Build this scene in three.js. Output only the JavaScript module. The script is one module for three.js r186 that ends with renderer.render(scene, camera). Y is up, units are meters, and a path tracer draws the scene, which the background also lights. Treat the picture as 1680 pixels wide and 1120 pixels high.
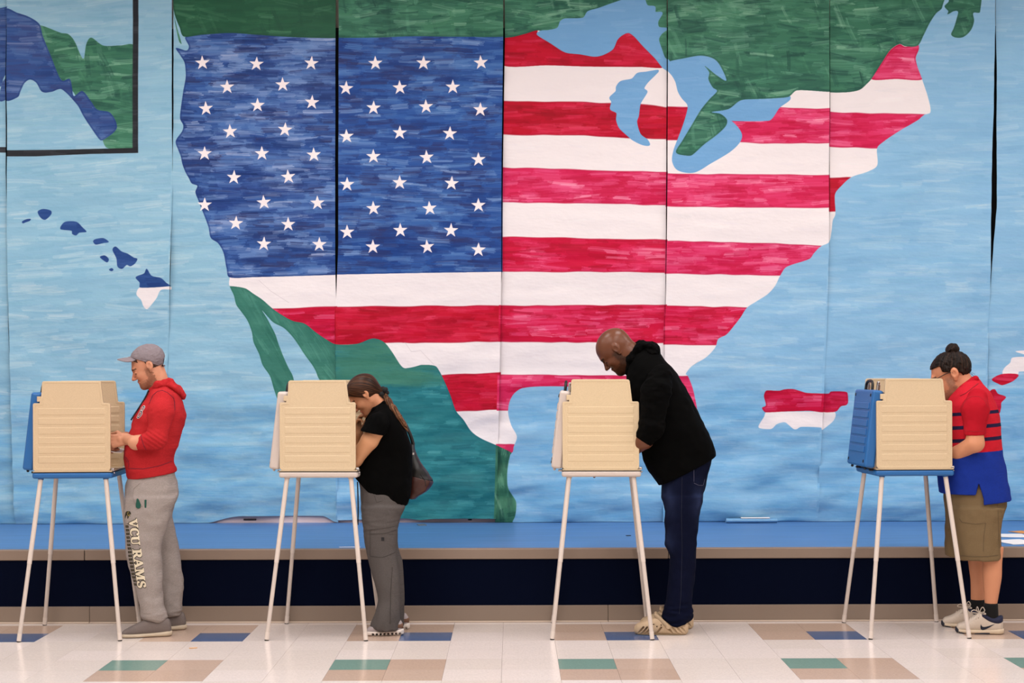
import * as THREE from 'three';
import { RoundedBoxGeometry } from 'three/addons/geometries/RoundedBoxGeometry.js';
import { mergeGeometries as mergeSame } from 'three/addons/utils/BufferGeometryUtils.js';
import { RectAreaLightUniformsLib } from 'three/addons/lights/RectAreaLightUniformsLib.js';
import { createNoise3D } from 'simplex-noise';

// ------------------------------------------------------------------ camera, light, exposure
const scene = new THREE.Scene();
scene.background = new THREE.Color(0x000000);
const FOCAL = 2641, CX = 840, HORIZON = 612, EYE = 1.564;
const camera = new THREE.PerspectiveCamera(2 * Math.atan(560 / FOCAL) * 180 / Math.PI, 1680 / 1120, 0.1, 60);
camera.position.set(0, EYE, 0);
camera.rotation.z = -0.003;
camera.setViewOffset(1680, 1120, 0, 560 - HORIZON, 1680, 1120);
camera.updateMatrixWorld(true);
const renderer = new THREE.WebGLRenderer({ antialias: true });
renderer.toneMapping = THREE.LinearToneMapping;
renderer.toneMappingExposure = 1.0;
renderer.shadowMap.enabled = true;
RectAreaLightUniformsLib.init();
const CEILING = 4.85, LAMP_POWER = 10.1, LAMP_COLOR = 0xfffaf8;
const LAMP_ROWS = [1.2, 3.9, 6.6, 9.3], LAMP_COLUMNS = [-4.8, -1.6, 1.6, 4.8];

// ------------------------------------------------------------------ helpers
let seed = 12345;
const rnd = () => { seed = (seed + 0x6d2b79f5) | 0; let t = Math.imul(seed ^ (seed >>> 15), 1 | seed); t = (t + Math.imul(t ^ (t >>> 7), 61 | t)) ^ t; return ((t ^ (t >>> 14)) >>> 0) / 4294967296; };
const noise3 = createNoise3D(rnd);
const mergeGeometries = (list) => mergeSame(list.some((g) => !g.index) ? list.map((g) => g.index ? g.toNonIndexed() : g) : list);
const lerp = (a, b, t) => a + (b - a) * t, clamp = (x, a, b) => Math.min(b, Math.max(a, x)), smooth = (a, b, x) => { const t = clamp((x - a) / (b - a), 0, 1); return t * t * (3 - 2 * t); };
const V = (x, y, z) => new THREE.Vector3(x, y, z);
const ray = (px, py) => V((px - CX) / FOCAL, -(py - HORIZON) / FOCAL, -1).applyQuaternion(camera.quaternion);
const at = (px, py, depth) => { const d = ray(px, py); return camera.position.clone().addScaledVector(d, depth / -d.z); };
const onPlane = (px, py, height) => { const d = ray(px, py); return camera.position.clone().addScaledVector(d, (height - EYE) / d.y); };
const used = new Map();
const numbered = (n) => { const k = used.get(n) ?? 0; used.set(n, k + 1); return k ? n + '_' + String(k).padStart(3, '0') : n; };
const shade = (o) => { o.castShadow = true; o.receiveShadow = true; return o; };
function part(name, geometry, m, parent) { const o = shade(new THREE.Mesh(geometry, m)); o.name = name; parent.add(o); return o; }
function thing(name, label, category, group) { const o = new THREE.Group(); o.name = numbered(name); o.userData = { label, category }; if (group) o.userData.group = group; scene.add(o); return o; }
function single(name, geometry, m, label, category, group) { const o = shade(new THREE.Mesh(geometry, m)); o.name = numbered(name); o.userData = { label, category }; if (group) o.userData.group = group; scene.add(o); return o; }
function struct(name, geometry, m) { const o = shade(new THREE.Mesh(geometry, m)); o.name = name; o.userData.kind = 'structure'; scene.add(o); return o; }
const box = (x0, x1, y0, y1, z0, z1) => new THREE.BoxGeometry(x1 - x0, y1 - y0, z1 - z0).translate((x0 + x1) / 2, (y0 + y1) / 2, (z0 + z1) / 2);
const rbox = (w, h, d, r, x = 0, y = 0, z = 0, s = 3) => new RoundedBoxGeometry(w, h, d, s, r).translate(x, y, z);
const mat = (color, roughness = 0.7, more = {}) => new THREE.MeshStandardMaterial({ color, roughness, ...more });
function canvas(w, h) { const c = document.createElement('canvas'); c.width = w; c.height = h; return c; }
function canvasTexture(c, wrap) { const t = new THREE.CanvasTexture(c); t.colorSpace = THREE.SRGBColorSpace; t.magFilter = THREE.LinearFilter; if (wrap) t.wrapS = t.wrapT = THREE.RepeatWrapping; return t; }
// a tiling grey texture computed from a function of the pixel; colour maps multiply the material's own colour
function dataTexture(n, f, srgb = true) {
  const d = new Uint8Array(n * n * 4);
  for (let y = 0; y < n; y++) for (let x = 0; x < n; x++) { const v = f(x / n, y / n), o = (y * n + x) * 4; for (let c = 0; c < 3; c++) d[o + c] = clamp((Array.isArray(v) ? v[c] : v) * 255, 0, 255); d[o + 3] = 255; }
  const t = new THREE.DataTexture(d, n, n); t.wrapS = t.wrapT = THREE.RepeatWrapping; t.magFilter = THREE.LinearFilter; t.minFilter = THREE.LinearMipmapLinearFilter; if (srgb) t.colorSpace = THREE.SRGBColorSpace; t.needsUpdate = true; return t;
}
const tileNoise = (x, y, f, z = 0) => { const a = x * 2 * Math.PI, b = y * 2 * Math.PI, r = f / (2 * Math.PI); return noise3(Math.cos(a) * r + Math.cos(b) * r * 1.31 + z, Math.sin(a) * r + 7.7, Math.sin(b) * r - 3.1); };
const repeated = (t, k) => { const c = t.clone(); c.repeat.set(k, k); c.needsUpdate = true; return c; };

// ------------------------------------------------------------------ room
const STAGE_Z = -10.12, STAGE_Y = 0.46, WALL_Z = -12.08, PAPER_Z = -11.92, SIDE = 7.2, REAR = 3.4;
{
  const wallMat = mat(0xd9cfc2, 0.85), ceilMat = mat(0xe6e3de, 0.9);
  struct('wall_left', box(-SIDE - 0.15, -SIDE, -0.1, CEILING + 0.15, WALL_Z - 0.15, REAR + 0.15), wallMat);
  struct('wall_right', box(SIDE, SIDE + 0.15, -0.1, CEILING + 0.15, WALL_Z - 0.15, REAR + 0.15), wallMat);
  struct('wall_rear', box(-SIDE, SIDE, -0.1, CEILING + 0.15, REAR, REAR + 0.15), wallMat);
  struct('wall_back', box(-SIDE, SIDE, 0, CEILING + 0.15, WALL_Z - 0.15, WALL_Z), wallMat);
  struct('ceiling', box(-SIDE - 0.15, SIDE + 0.15, CEILING, CEILING + 0.15, WALL_Z - 0.15, REAR + 0.15), ceilMat);

  // vinyl floor tiles, 305 mm, laid as in the photograph: four-tile blocks of tan with one blue or one green tile
  const T = 0.3048, GX = 0.246, GZ = -10.03;
  const speck = dataTexture(512, (x, y) => { const s = tileNoise(x, y, 40), l = tileNoise(x * 1, y * 3 % 1, 90, 5); return 0.955 + 0.03 * s + (l > 0.62 ? -0.06 : 0) + (l < -0.66 ? 0.04 : 0) + 0.015 * (rnd() - 0.5); });
  const tileMat = (c) => new THREE.MeshPhysicalMaterial({ color: c, roughness: 0.2, map: speck, specularIntensity: 0.75 });
  const tileMats = { white: [tileMat(0xe6dad4), tileMat(0xe3d7d0), tileMat(0xe8dcd7)], tan: [tileMat(0xc9b09f), tileMat(0xc5ab99)], blue: [tileMat(0x4a648f)], green: [tileMat(0x7a9a90)] };
  const kindOf = (i, j) => {
    const a = ((i % 4) + 4) % 4, b = ((j % 4) + 4) % 4, odd = (((Math.floor(j / 4)) % 2) + 2) % 2;   // i counts tiles to the right, j towards the camera
    if (a > 1 || b > 1) return 'white';
    if (!odd && a === 1 && b === 1) return 'blue';
    if (odd && a === 0 && b === 0) return 'green';
    return 'tan';
  };
  const tileGeo = [0, 1, 2, 3].map((k) => { const g = new THREE.BoxGeometry(T - 0.0012, 0.008, T - 0.0012).translate(0, -0.004, 0), uv = g.attributes.uv; for (let q = 0; q < uv.count; q++) uv.setXY(q, uv.getX(q) * 0.5 + k * 0.23, uv.getY(q) * 0.5 + k * 0.37); return g; });
  const floor = struct('floor', box(-SIDE, SIDE, -0.1, -0.0065, STAGE_Z - 0.1, REAR), mat(0x6f655e, 0.8));
  const rest = { white: [], tan: [], blue: [], green: [] };
  for (let j = -1; j < 44; j++) for (let i = -26; i < 24; i++) {
    const x = GX + (i + 0.5) * T, z = GZ + (j + 0.5) * T, kind = kindOf(i, j), list = tileMats[kind], pick = Math.floor(rnd() * 97);
    if (Math.abs(x) > SIDE - T / 2 || z > REAR - T / 2) continue;
    const g = tileGeo[pick % 4];
    if (j === -1) { const cut = 0.086, c = g.clone().scale(1, 1, cut / T).translate(x, 0, GZ - cut / 2 - 0.0006); if (i > -13 && i < 12) part('tile', c, list[pick % list.length], floor); else rest[kind].push(c); continue; }
    if (j < 9 && i > -13 && i < 12) { const o = part('tile', g, list[pick % list.length], floor); o.position.set(x, 0, z); } else rest[kind].push(g.clone().translate(x, 0, z));
  }
  for (const k of Object.keys(rest)) if (rest[k].length) { const o = part('tile_field', mergeGeometries(rest[k]), tileMats[k][0], floor); o.userData.kind = 'stuff'; }

  // the low stage: deck, vinyl nosing, carpeted riser, rubber base
  const deckTex = dataTexture(512, (x, y) => 0.95 + 0.04 * tileNoise(x, y, 20) + 0.035 * tileNoise(x * 0.5, y * 1, 60, 9) + 0.02 * (rnd() - 0.5));
  const deckMat = new THREE.MeshPhysicalMaterial({ color: 0x5484c2, roughness: 0.34, map: deckTex, specularIntensity: 0.6 });
  const deckGeo = box(-SIDE, SIDE, 0.3, STAGE_Y, WALL_Z, STAGE_Z - 0.045);
  struct('floor_stage', deckGeo, deckMat);
  const carpetTex = dataTexture(256, (x, y) => 0.8 + 0.2 * rnd() + 0.06 * tileNoise(x, y, 60));
  const carpet = new THREE.MeshPhysicalMaterial({ color: 0x0a1024, roughness: 1, specularIntensity: 0.05, map: repeated(carpetTex, 40) });
  struct('wall_stage_front', box(-SIDE, SIDE, -0.05, 0.44, STAGE_Z - 0.06, STAGE_Z - 0.008), carpet);
  const vinylTex = dataTexture(256, (x, y) => 0.97 + 0.03 * (rnd() - 0.5));
  const nosing = mat(0x8f7c6d, 0.55, { map: repeated(vinylTex, 3) }), base = mat(0x8a796b, 0.55, { map: repeated(vinylTex, 3) });
  const joints = [-SIDE, -5.2, -2.69, 0.98, 4.64, SIDE];
  for (let k = 0; k + 1 < joints.length; k++) {
    const w = joints[k + 1] - joints[k] - 0.003, x = (joints[k] + joints[k + 1]) / 2;
    struct('trim_' + (k + 1), rbox(w, 0.066, 0.06, 0.006, x, STAGE_Y - 0.031, STAGE_Z - 0.024), nosing);
  }
  const bj = [-SIDE, -6.1, -2.66, 0.6, 3.9, SIDE];
  const bb = new THREE.Group(); bb.name = 'baseboard_stage'; bb.userData.kind = 'structure'; scene.add(bb);
  for (let k = 0; k + 1 < bj.length; k++) {
    const w = bj[k + 1] - bj[k] - 0.002, x = (bj[k] + bj[k + 1]) / 2;
    part('base_strip', rbox(w, 0.106, 0.012, 0.003, x, 0.052, STAGE_Z - 0.004), base, bb);
    part('base_toe', rbox(w, 0.009, 0.02, 0.004, x, 0.0046, STAGE_Z + 0.004), mat(0xc0ad9c, 0.5), bb);
  }
  struct('baseboard_back', box(-SIDE, SIDE, STAGE_Y, STAGE_Y + 0.11, WALL_Z, PAPER_Z - 0.03), mat(0xd8c6c8, 0.7));

  // ceiling fittings: recessed panels, a glowing face with an area light of the same size just below it
  const panelFrame = mat(0xf2f0ec, 0.5), glow = new THREE.MeshStandardMaterial({ color: 0xffffff, emissive: LAMP_COLOR, emissiveIntensity: 3, roughness: 0.6 });
  LAMP_ROWS.forEach((row, r) => LAMP_COLUMNS.forEach((x, c) => {
    const t = thing('ceiling_light', ['rearmost', 'second', 'third', 'stage-side'][r] + ' row ceiling light panel, ' + ['far left', 'left of middle', 'right of middle', 'far right'][c], 'ceiling light', 'recessed ceiling light panels');
    t.position.set(x, CEILING, -row);
    part('frame', rbox(1.26, 0.03, 1.26, 0.008, 0, -0.015, 0), panelFrame, t);
    part('diffuser', rbox(1.2, 0.012, 1.2, 0.004, 0, -0.033, 0), glow, t);
    const light = new THREE.RectAreaLight(LAMP_COLOR, LAMP_POWER, 1.2, 1.2);
    light.name = 'panel_light'; light.position.set(0, -0.045, 0); light.rotation.x = -Math.PI / 2; t.add(light);
  }));
}

// ------------------------------------------------------------------ the painted paper mural
// Painted in the mural's own plane: 1 unit = 4.5437 mm on the hung paper (12 m from the camera), x to the right, y down.
const S_CURVE = 0.5;
function curve(ctx, pts, k, ox, oy, closed = true) {
  const n = pts.length, P = (i) => { const q = pts[closed ? (i + n) % n : clamp(i, 0, n - 1)]; return [(q[0] - ox) * k, (q[1] - oy) * k]; };
  ctx.beginPath(); ctx.moveTo(...P(0));
  for (let i = 0; i < (closed ? n : n - 1); i++) {
    const a = P(i - 1), b = P(i), c = P(i + 1), d = P(i + 2);
    const lim = (p, q) => { const L = Math.hypot(c[0] - b[0], c[1] - b[1]), vx = (q[0] - p[0]) * S_CURVE / 3, vy = (q[1] - p[1]) * S_CURVE / 3, m = Math.hypot(vx, vy) || 1, s = Math.min(1, L * 0.33 / m); return [vx * s, vy * s]; };
    const t1 = lim(a, c), t2 = lim(b, d);
    ctx.bezierCurveTo(b[0] + t1[0], b[1] + t1[1], c[0] - t2[0], c[1] - t2[1], c[0], c[1]);
  }
  if (closed) ctx.closePath();
}
const SC = 2.15, MX0 = -262, MX1 = 1912, MY0 = -42, MY1 = 868;
const muralCanvas = canvas(Math.round((MX1 - MX0) * SC), Math.round((MY1 - MY0) * SC));
const panels = [
  { left: [[-60, -258], [870, -250]], right: [[-60, 11], [60, 10.5], [140, 8.5], [280, 8.8], [385, 12.2], [540, 13.6], [600, 16], [740, 20.5], [870, 28]], over: 0 },
  { left: [[-60, 12], [280, 12.6], [385, 13], [560, 16.8], [740, 21.6], [870, 29]], right: [[-60, 283], [40, 282.6], [270, 283.4], [300, 283.6], [560, 277.6], [613, 275.5], [870, 279]], over: 2 },
  { left: [[-60, 285], [60, 285], [200, 285], [270, 284], [300, 283], [560, 277], [613, 274], [870, 278]], right: [[-60, 551.6], [60, 550.4], [430, 550.2], [480, 551.4], [870, 555]], over: 1 },
  { left: [[-60, 555.2], [50, 556], [400, 555.6], [470, 552.6], [500, 551], [870, 553.5]], right: [[-60, 825.6], [60, 825.6], [280, 822.8], [450, 822.4], [480, 822], [650, 819], [870, 814]], over: 2 },
  { left: [[-60, 827.4], [60, 828.4], [280, 825], [450, 823.4], [480, 821], [650, 817.5], [870, 812]], right: [[-60, 1094.6], [280, 1093.2], [500, 1091.8], [870, 1088]], over: 0 },
  { left: [[-60, 1095.4], [280, 1094.8], [380, 1093.6], [470, 1092.4], [540, 1090.6], [870, 1086.5]], right: [[-60, 1360.4], [100, 1360], [280, 1359.4], [400, 1359], [480, 1357.4], [600, 1352.6], [870, 1340]], over: 2 },
  { left: [[-60, 1361], [100, 1361.8], [280, 1361.2], [400, 1360.4], [480, 1357], [600, 1351], [870, 1338]], right: [[-60, 1632.4], [40, 1632], [280, 1627], [340, 1626], [400, 1624.6], [470, 1623.8], [640, 1619], [870, 1613]], over: 1 },
  { left: [[-60, 1633.6], [40, 1634.6], [100, 1635.4], [280, 1636.2], [340, 1635.4], [400, 1630], [470, 1625], [500, 1623], [640, 1618], [870, 1611]], right: [[-60, 1905], [870, 1900]], over: 0 },
];
const edgeAt = (e, y) => { for (let i = 0; i + 1 < e.length; i++) if (y <= e[i + 1][0] || i + 2 === e.length) return lerp(e[i][1], e[i + 1][1], clamp((y - e[i][0]) / (e[i + 1][0] - e[i][0]), -0.2, 1.2)); };
{
  const ctx = muralCanvas.getContext('2d');
  const r4 = (ox, oy, s, list) => list.map(([x, y]) => [ox + x / s, oy + y / s]);
  // palettes: [base, darks..., lights...] as painted
  const PAL = {
    sky: { base: '#86b6d8', dark: ['#76a9d0', '#6fa3cb', '#7fb0d4'], light: ['#9cc5df', '#aed0e3', '#90bedb', '#c4dbe7'], n: 0.9, a: 0.19, block: 0.05 },
    skyLeft: { base: '#8ab8d0', dark: ['#79abc6', '#70a3c2', '#83b3cd'], light: ['#a2c8d8', '#b8d3dd', '#96c1d5', '#cddee3'], n: 0.9, a: 0.23, block: 0.05 },
    lake: { base: '#6fa3d1', dark: ['#6499c9', '#6a9ecd'], light: ['#80afd8', '#8cb7dc'], n: 0.6, a: 0.22 },
    green: { base: '#39725a', dark: ['#26574a', '#1f4a42', '#2e634f'], light: ['#4c8a6e', '#639c80', '#82b397', '#448062'], n: 1.3, a: 0.5, block: 0.3 },
    greenDark: { base: '#21553d', dark: ['#1b4836', '#20503a'], light: ['#2b6348', '#36704f', '#5c916d'], n: 0.9, a: 0.3, block: 0.12 },
    mexico: { base: '#3a7869', dark: ['#2f6c5e', '#2a6558'], light: ['#4b8b7a', '#5c9b88', '#418172'], n: 1, a: 0.36, block: 0.1 },
    mexicoTeal: { base: '#24727a', dark: ['#1a626d', '#175a66', '#276b70'], light: ['#32868c', '#43979d', '#287a84', '#56a3a6'], n: 1.1, a: 0.4, block: 0.2 },
    navy: { base: '#2c5091', dark: ['#1a3672', '#152e66', '#233f80', '#2a3260'], light: ['#5478b2', '#7d96c4', '#a0b0d2', '#4168a8', '#6686bb'], n: 1.7, a: 0.55, block: 0.42 },
    navyDeep: { base: '#234a8f', dark: ['#153577', '#1a3b7d', '#252f62', '#2a3160'], light: ['#3d68aa', '#5880b8', '#86a3ce', '#2f5a9e'], n: 1.6, a: 0.5, block: 0.42 },
    island: { base: '#234583', dark: ['#1a3672'], light: ['#3a5d9a'], n: 1, a: 0.4 },
    alaska: { base: '#2d4e8c', dark: ['#1c3a76', '#343f74'], light: ['#5875aa', '#8490b6', '#43649d'], n: 1.4, a: 0.45, block: 0.25 },
    redDark: { base: '#b80528', dark: ['#9c001e', '#a80122', '#8f0019'], light: ['#cc1f45', '#d8405f', '#c30c34'], n: 1.4, a: 0.45, block: 0.25 },
    red: { base: '#c60c3c', dark: ['#ab042a', '#b6062f', '#9d0224'], light: ['#db3b68', '#e4608a', '#d01f4e', '#ea86a2'], n: 1.4, a: 0.45, block: 0.3 },
    redPink: { base: '#d02659', dark: ['#b50a3a', '#c01244'], light: ['#e25b88', '#e9799e', '#da3d70', '#f0a0b8'], n: 1.5, a: 0.45, block: 0.3 },
    white: { base: '#e9e2e3', dark: ['#e0dadd', '#e2dce0'], light: ['#efeaea', '#ece6e6'], n: 0.3, a: 0.25 },
    black: { base: '#23262c', dark: ['#1b1d22'], light: ['#3c4047', '#4c5057'], n: 1.2, a: 0.3 },
  };
  function stroke(x, y, len, wid, ang, color, alpha) {
    ctx.strokeStyle = color;
    const c = Math.cos(ang), s = Math.sin(ang), bend = (rnd() - 0.5) * len * 0.12, nb = Math.max(3, Math.round(wid / 1.5));
    for (let b = 0; b < nb; b++) {
      const o = ((b + 0.5) / nb - 0.5) * wid + (rnd() - 0.5) * 0.6, e0 = (rnd() - 0.2) * 6, e1 = (rnd() - 0.2) * 6;
      ctx.globalAlpha = alpha * (0.35 + 0.65 * rnd()); ctx.lineWidth = (0.9 + rnd() * 1.2) * SC;
      const px = (t, q) => ((x + c * t - s * q) - MX0) * SC, py = (t, q) => ((y + s * t + c * q) - MY0) * SC;
      ctx.beginPath(); ctx.moveTo(px(-len / 2 - e0, o), py(-len / 2 - e0, o)); ctx.quadraticCurveTo(px(0, o + bend), py(0, o + bend), px(len / 2 + e1, o), py(len / 2 + e1, o)); ctx.stroke();
    }
    ctx.globalAlpha = 1;
  }
  function clipPanel(k) {
    const p = panels[k], pts = [];
    for (let y = -45; y <= 875; y += 20) pts.push([edgeAt(p.left, y) - 2, y]);
    for (let y = 875; y >= -45; y -= 20) pts.push([edgeAt(p.right, y) + 2, y]);
    ctx.beginPath(); pts.forEach(([x, y], i) => ctx[i ? 'lineTo' : 'moveTo']((x - MX0) * SC, (y - MY0) * SC)); ctx.closePath(); ctx.clip();
  }
  function paint(pts, palette, o = {}) {
    const p = PAL[palette], xs = pts.map((q) => q[0]), ys = pts.map((q) => q[1]);
    const x0 = Math.max(MX0, Math.min(...xs)), x1 = Math.min(MX1, Math.max(...xs)), y0 = Math.max(MY0, Math.min(...ys)), y1 = Math.min(MY1, Math.max(...ys));
    ctx.save();
    if (o.panel !== undefined) clipPanel(o.panel);
    if (o.straight) { ctx.beginPath(); pts.forEach(([x, y], i) => ctx[i ? 'lineTo' : 'moveTo']((x - MX0) * SC, (y - MY0) * SC)); ctx.closePath(); } else curve(ctx, pts, SC, MX0, MY0);
    ctx.clip();
    ctx.fillStyle = p.base; ctx.fillRect((x0 - MX0 - 2) * SC, (y0 - MY0 - 2) * SC, (x1 - x0 + 4) * SC, (y1 - y0 + 4) * SC);
    const bx0 = o.panel !== undefined ? Math.max(x0, edgeAt(panels[o.panel].left, y0) - 8) : x0, bx1 = o.panel !== undefined ? Math.min(x1, edgeAt(panels[o.panel].right, y0) + 8) : x1;
    if (p.block) for (let i = 0, nb = Math.ceil((bx1 - bx0) * (y1 - y0) / 2600); i < nb; i++) {   // each stretch was filled by another hand with a drier or wetter brush
      const w = 30 + rnd() * 80, h = 16 + rnd() * 60, x = lerp(bx0, bx1, rnd()), y = lerp(y0, y1, rnd()), list = rnd() < 0.45 ? p.light.slice(0, 2) : p.dark, col = list[Math.floor(rnd() * list.length)];
      for (let q = 0; q < h / 5; q++) stroke(x + (rnd() - 0.5) * 8, y + q * 5 - h / 2, w * (0.85 + 0.3 * rnd()), 7, (rnd() - 0.5) * 0.06, col, p.block);
    }
    const count = Math.round(Math.max(0, bx1 - bx0) * (y1 - y0) / 150 * p.n * (o.n ?? 1));
    for (let i = 0; i < count; i++) {
      const x = lerp(bx0, bx1, rnd()), y = lerp(y0, y1, rnd()), clump = noise3(x * 0.012, y * 0.022, 3 + (o.z ?? 0));
      const lightOne = rnd() < 0.5 + clump * 0.55, list = lightOne ? p.light : p.dark, long = palette.startsWith('sky') ? 1.5 : 1;
      const ang = (o.angle ?? 0) + (rnd() - 0.5) * (palette.startsWith('green') ? 0.5 : 0.22) + (palette.startsWith('green') && rnd() < 0.1 ? 1.3 : 0);
      stroke(x, y, (14 + rnd() * 34) * long, 3 + rnd() * 6, ang, list[Math.floor(rnd() * list.length)], p.a * (0.5 + rnd()));
    }
    if (o.edge) { ctx.globalAlpha = 0.5; ctx.lineWidth = 5 * SC; ctx.strokeStyle = p.dark[0]; curve(ctx, pts, SC, MX0, MY0); ctx.stroke(); ctx.globalAlpha = 1; }
    ctx.restore();
  }
  const rect = (x0, y0, x1, y1) => [[x0, y0], [x1, y0], [x1, y1], [x0, y1]];
  for (let k = 0; k < 8; k++) {
    paint(rect(MX0, MY0, MX1, MY1), k < 3 ? 'skyLeft' : 'sky', { panel: k, straight: true, z: k, angle: k < 2 ? -0.06 : 0 });
    // lower edge of the sea is a stronger blue, dry-brushed on
    ctx.save(); clipPanel(k);
    for (let i = 0; i < 420; i++) { const y = 868 - 230 * Math.pow(rnd(), 1.4), x = lerp(edgeAt(panels[k].left, y), edgeAt(panels[k].right, y), rnd()); stroke(x, y, 30 + rnd() * 70, 4 + rnd() * 8, (rnd() - 0.5) * 0.2, ['#5ea0cf', '#6aaad6', '#4b93c8', '#7ab6dc'][i % 4], 0.18); }
    for (let i = 0; i < (k < 2 ? 60 : 36); i++) { const y = 280 + 420 * rnd(), x = lerp(edgeAt(panels[k].left, y), edgeAt(panels[k].right, y), rnd()); stroke(x, y, 20 + rnd() * 50, 3 + rnd() * 6, (rnd() - 0.5) * 0.25, '#d9e4e6', k < 2 ? 0.26 : 0.16); }
    ctx.restore();
  }
  // the land: white first, then stripes, then neighbours and lakes over it
  const border = [[378, 469.5], [402, 473], [416, 482], [431, 492], [447, 506], [463, 517], [481, 526.6], [500, 531], [518, 545], [534, 556], [552, 565], [586, 564], [609, 555.7], [621, 556.6], [632, 563], [643, 577], [657, 598.6], [664, 604], [679, 602], [693, 598.6], [714, 600.4], [721, 609], [729, 625], [739, 648.6], [748, 673.6], [761, 689.6], [773, 707.5], [789, 719], [816, 731], [839, 742.5]];
  const gulf = [[843, 732], [848, 716], [839, 698], [834, 680], [834, 668], [837, 656], [844, 645], [856, 637], [880, 634], [930, 634], [980, 640], [1030, 650], [1070, 642], [1100, 652], [1118, 680], [1132, 706], [1142, 706], [1144, 685], [1141.6, 663], [1135, 634], [1128, 617], [1124.6, 613], [1135, 600], [1158, 586], [1173, 570], [1178, 556], [1191, 549], [1201, 538], [1215, 520], [1225, 505], [1240, 495], [1260, 482], [1272, 468], [1280, 452], [1290, 438], [1327, 425], [1335, 415], [1345, 405], [1360, 397], [1364, 380], [1366, 362], [1370, 352], [1369, 330], [1370, 317], [1380, 305], [1396, 291], [1425, 281], [1439, 271], [1439, 243], [1450, 232], [1475, 215], [1505, 197.5], [1515, 189], [1526, 184], [1522, 160], [1512, 130], [1502, 98], [1507, 75]];
  const land = [[377, 455], ...border, ...gulf, [1480, 40], [1100, 40], [900, 45], [826, 55], [700, 55], [377, 300]];
  paint(land, 'white', { n: 0.7 });
  // faint pencil and paint marks on the white
  ctx.save(); curve(ctx, land, SC, MX0, MY0); ctx.clip();
  const clipLand = () => { ctx.save(); curve(ctx, land, SC, MX0, MY0); ctx.clip(); };
  ctx.restore();
  const band = (x0, x1, tops, bottoms, palette, panel) => {
    clipLand();
    const pts = []; const steps = Math.max(4, Math.round((x1 - x0) / 22));
    const f = (list, x) => { for (let i = 0; i + 1 < list.length; i++) if (x <= list[i + 1][0] || i + 2 === list.length) return lerp(list[i][1], list[i + 1][1], clamp((x - list[i][0]) / (list[i + 1][0] - list[i][0]), 0, 1)); };
    for (let i = 0; i <= steps; i++) { const x = lerp(x0, x1, i / steps); pts.push([x, f(tops, x) + (rnd() - 0.5) * 1.6]); }
    for (let i = steps; i >= 0; i--) { const x = lerp(x0, x1, i / steps); pts.push([x, f(bottoms, x) + (rnd() - 0.5) * 1.6]); }
    paint(pts, palette, { panel, straight: true, z: panel * 3 });
    ctx.save(); clipPanel(panel); ctx.globalAlpha = 0.55; ctx.strokeStyle = PAL[palette].dark[0]; ctx.lineWidth = 2.2 * SC;
    curve(ctx, pts.slice(0, steps + 1), SC, MX0, MY0, false); ctx.stroke(); curve(ctx, pts.slice(steps + 1), SC, MX0, MY0, false); ctx.stroke(); ctx.globalAlpha = 1; ctx.restore();
    ctx.restore();
  };
  // stripe one: Great Lakes shore and the north-east corner
  clipLand();
  paint([[824, 64], [840, 60], [862, 55], [881, 48.5], [882, 57], [904, 70], [922, 82], [932, 86], [952, 88], [975, 92], [990, 89], [1005, 80], [1012, 65], [1022, 56], [1032, 53], [1042, 60], [1057, 77], [1075, 95], [1087, 111], [1050, 110], [960, 109], [900, 107], [824, 106]], 'redDark', { panel: 4, edge: true });
  ctx.restore();
  clipLand(); paint([[1429, 130], [1445, 105], [1460, 83], [1475, 73], [1485, 77], [1510, 74], [1502, 97], [1514, 129.5], [1470, 130]], 'redPink', { panel: 6, edge: true }); ctx.restore();
  band(824, 1097, [[824, 166], [960, 168], [1050, 172], [1097, 177]], [[824, 220], [960, 222], [1030, 226], [1097, 228]], 'redDark', 4);
  band(1092, 1362, [[1092, 177], [1260, 177], [1362, 180]], [[1092, 229], [1215, 232.5], [1260, 235], [1362, 235]], 'redPink', 5);
  band(1092, 1140, [[1092, 177], [1140, 178]], [[1092, 228.5], [1140, 229.5]], 'redDark', 5);
  band(1359, 1518, [[1359, 185], [1518, 189]], [[1359, 240], [1450, 242.5], [1518, 243]], 'redPink', 6);
  band(820, 1097, [[820, 275], [1097, 283]], [[820, 331], [1097, 336]], 'redPink', 4);
  band(1092, 1362, [[1092, 286], [1362, 288]], [[1092, 339], [1362, 341]], 'redPink', 5);
  band(1358, 1400, [[1358, 292], [1400, 291]], [[1358, 347], [1400, 347]], 'redDark', 6);
  band(820, 1097, [[820, 389], [1097, 394]], [[820, 445], [1097, 446]], 'red', 4);
  band(1090, 1362, [[1090, 396], [1260, 400], [1362, 405]], [[1090, 448.5], [1290, 451]], 'redPink', 5);
  band(440, 556, [[440, 507], [556, 503.5]], [[440, 570], [556, 566]], 'red', 2);
  band(549, 824, [[549, 503.5], [824, 502]], [[549, 566], [632, 562], [824, 560]], 'redDark', 3);
  band(818, 1097, [[818, 502], [1097, 501]], [[818, 560], [1097, 562]], 'red', 4);
  band(1088, 1232, [[1088, 502.5], [1232, 505]], [[1088, 565], [1180, 565]], 'red', 5);
  band(722, 822, [[722, 615.6], [822, 611.6]], [[722, 675], [822, 671.4]], 'redDark', 3);
  band(814, 1095, [[814, 615], [1095, 617.5]], [[814, 672.7], [1095, 673]], 'redPink', 4);
  band(1085, 1150, [[1085, 617], [1150, 617]], [[1085, 673], [1150, 673]], 'redPink', 5);
  band(808, 850, [[808, 729], [850, 730]], [[808, 748], [850, 748]], 'redPink', 4);
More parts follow.
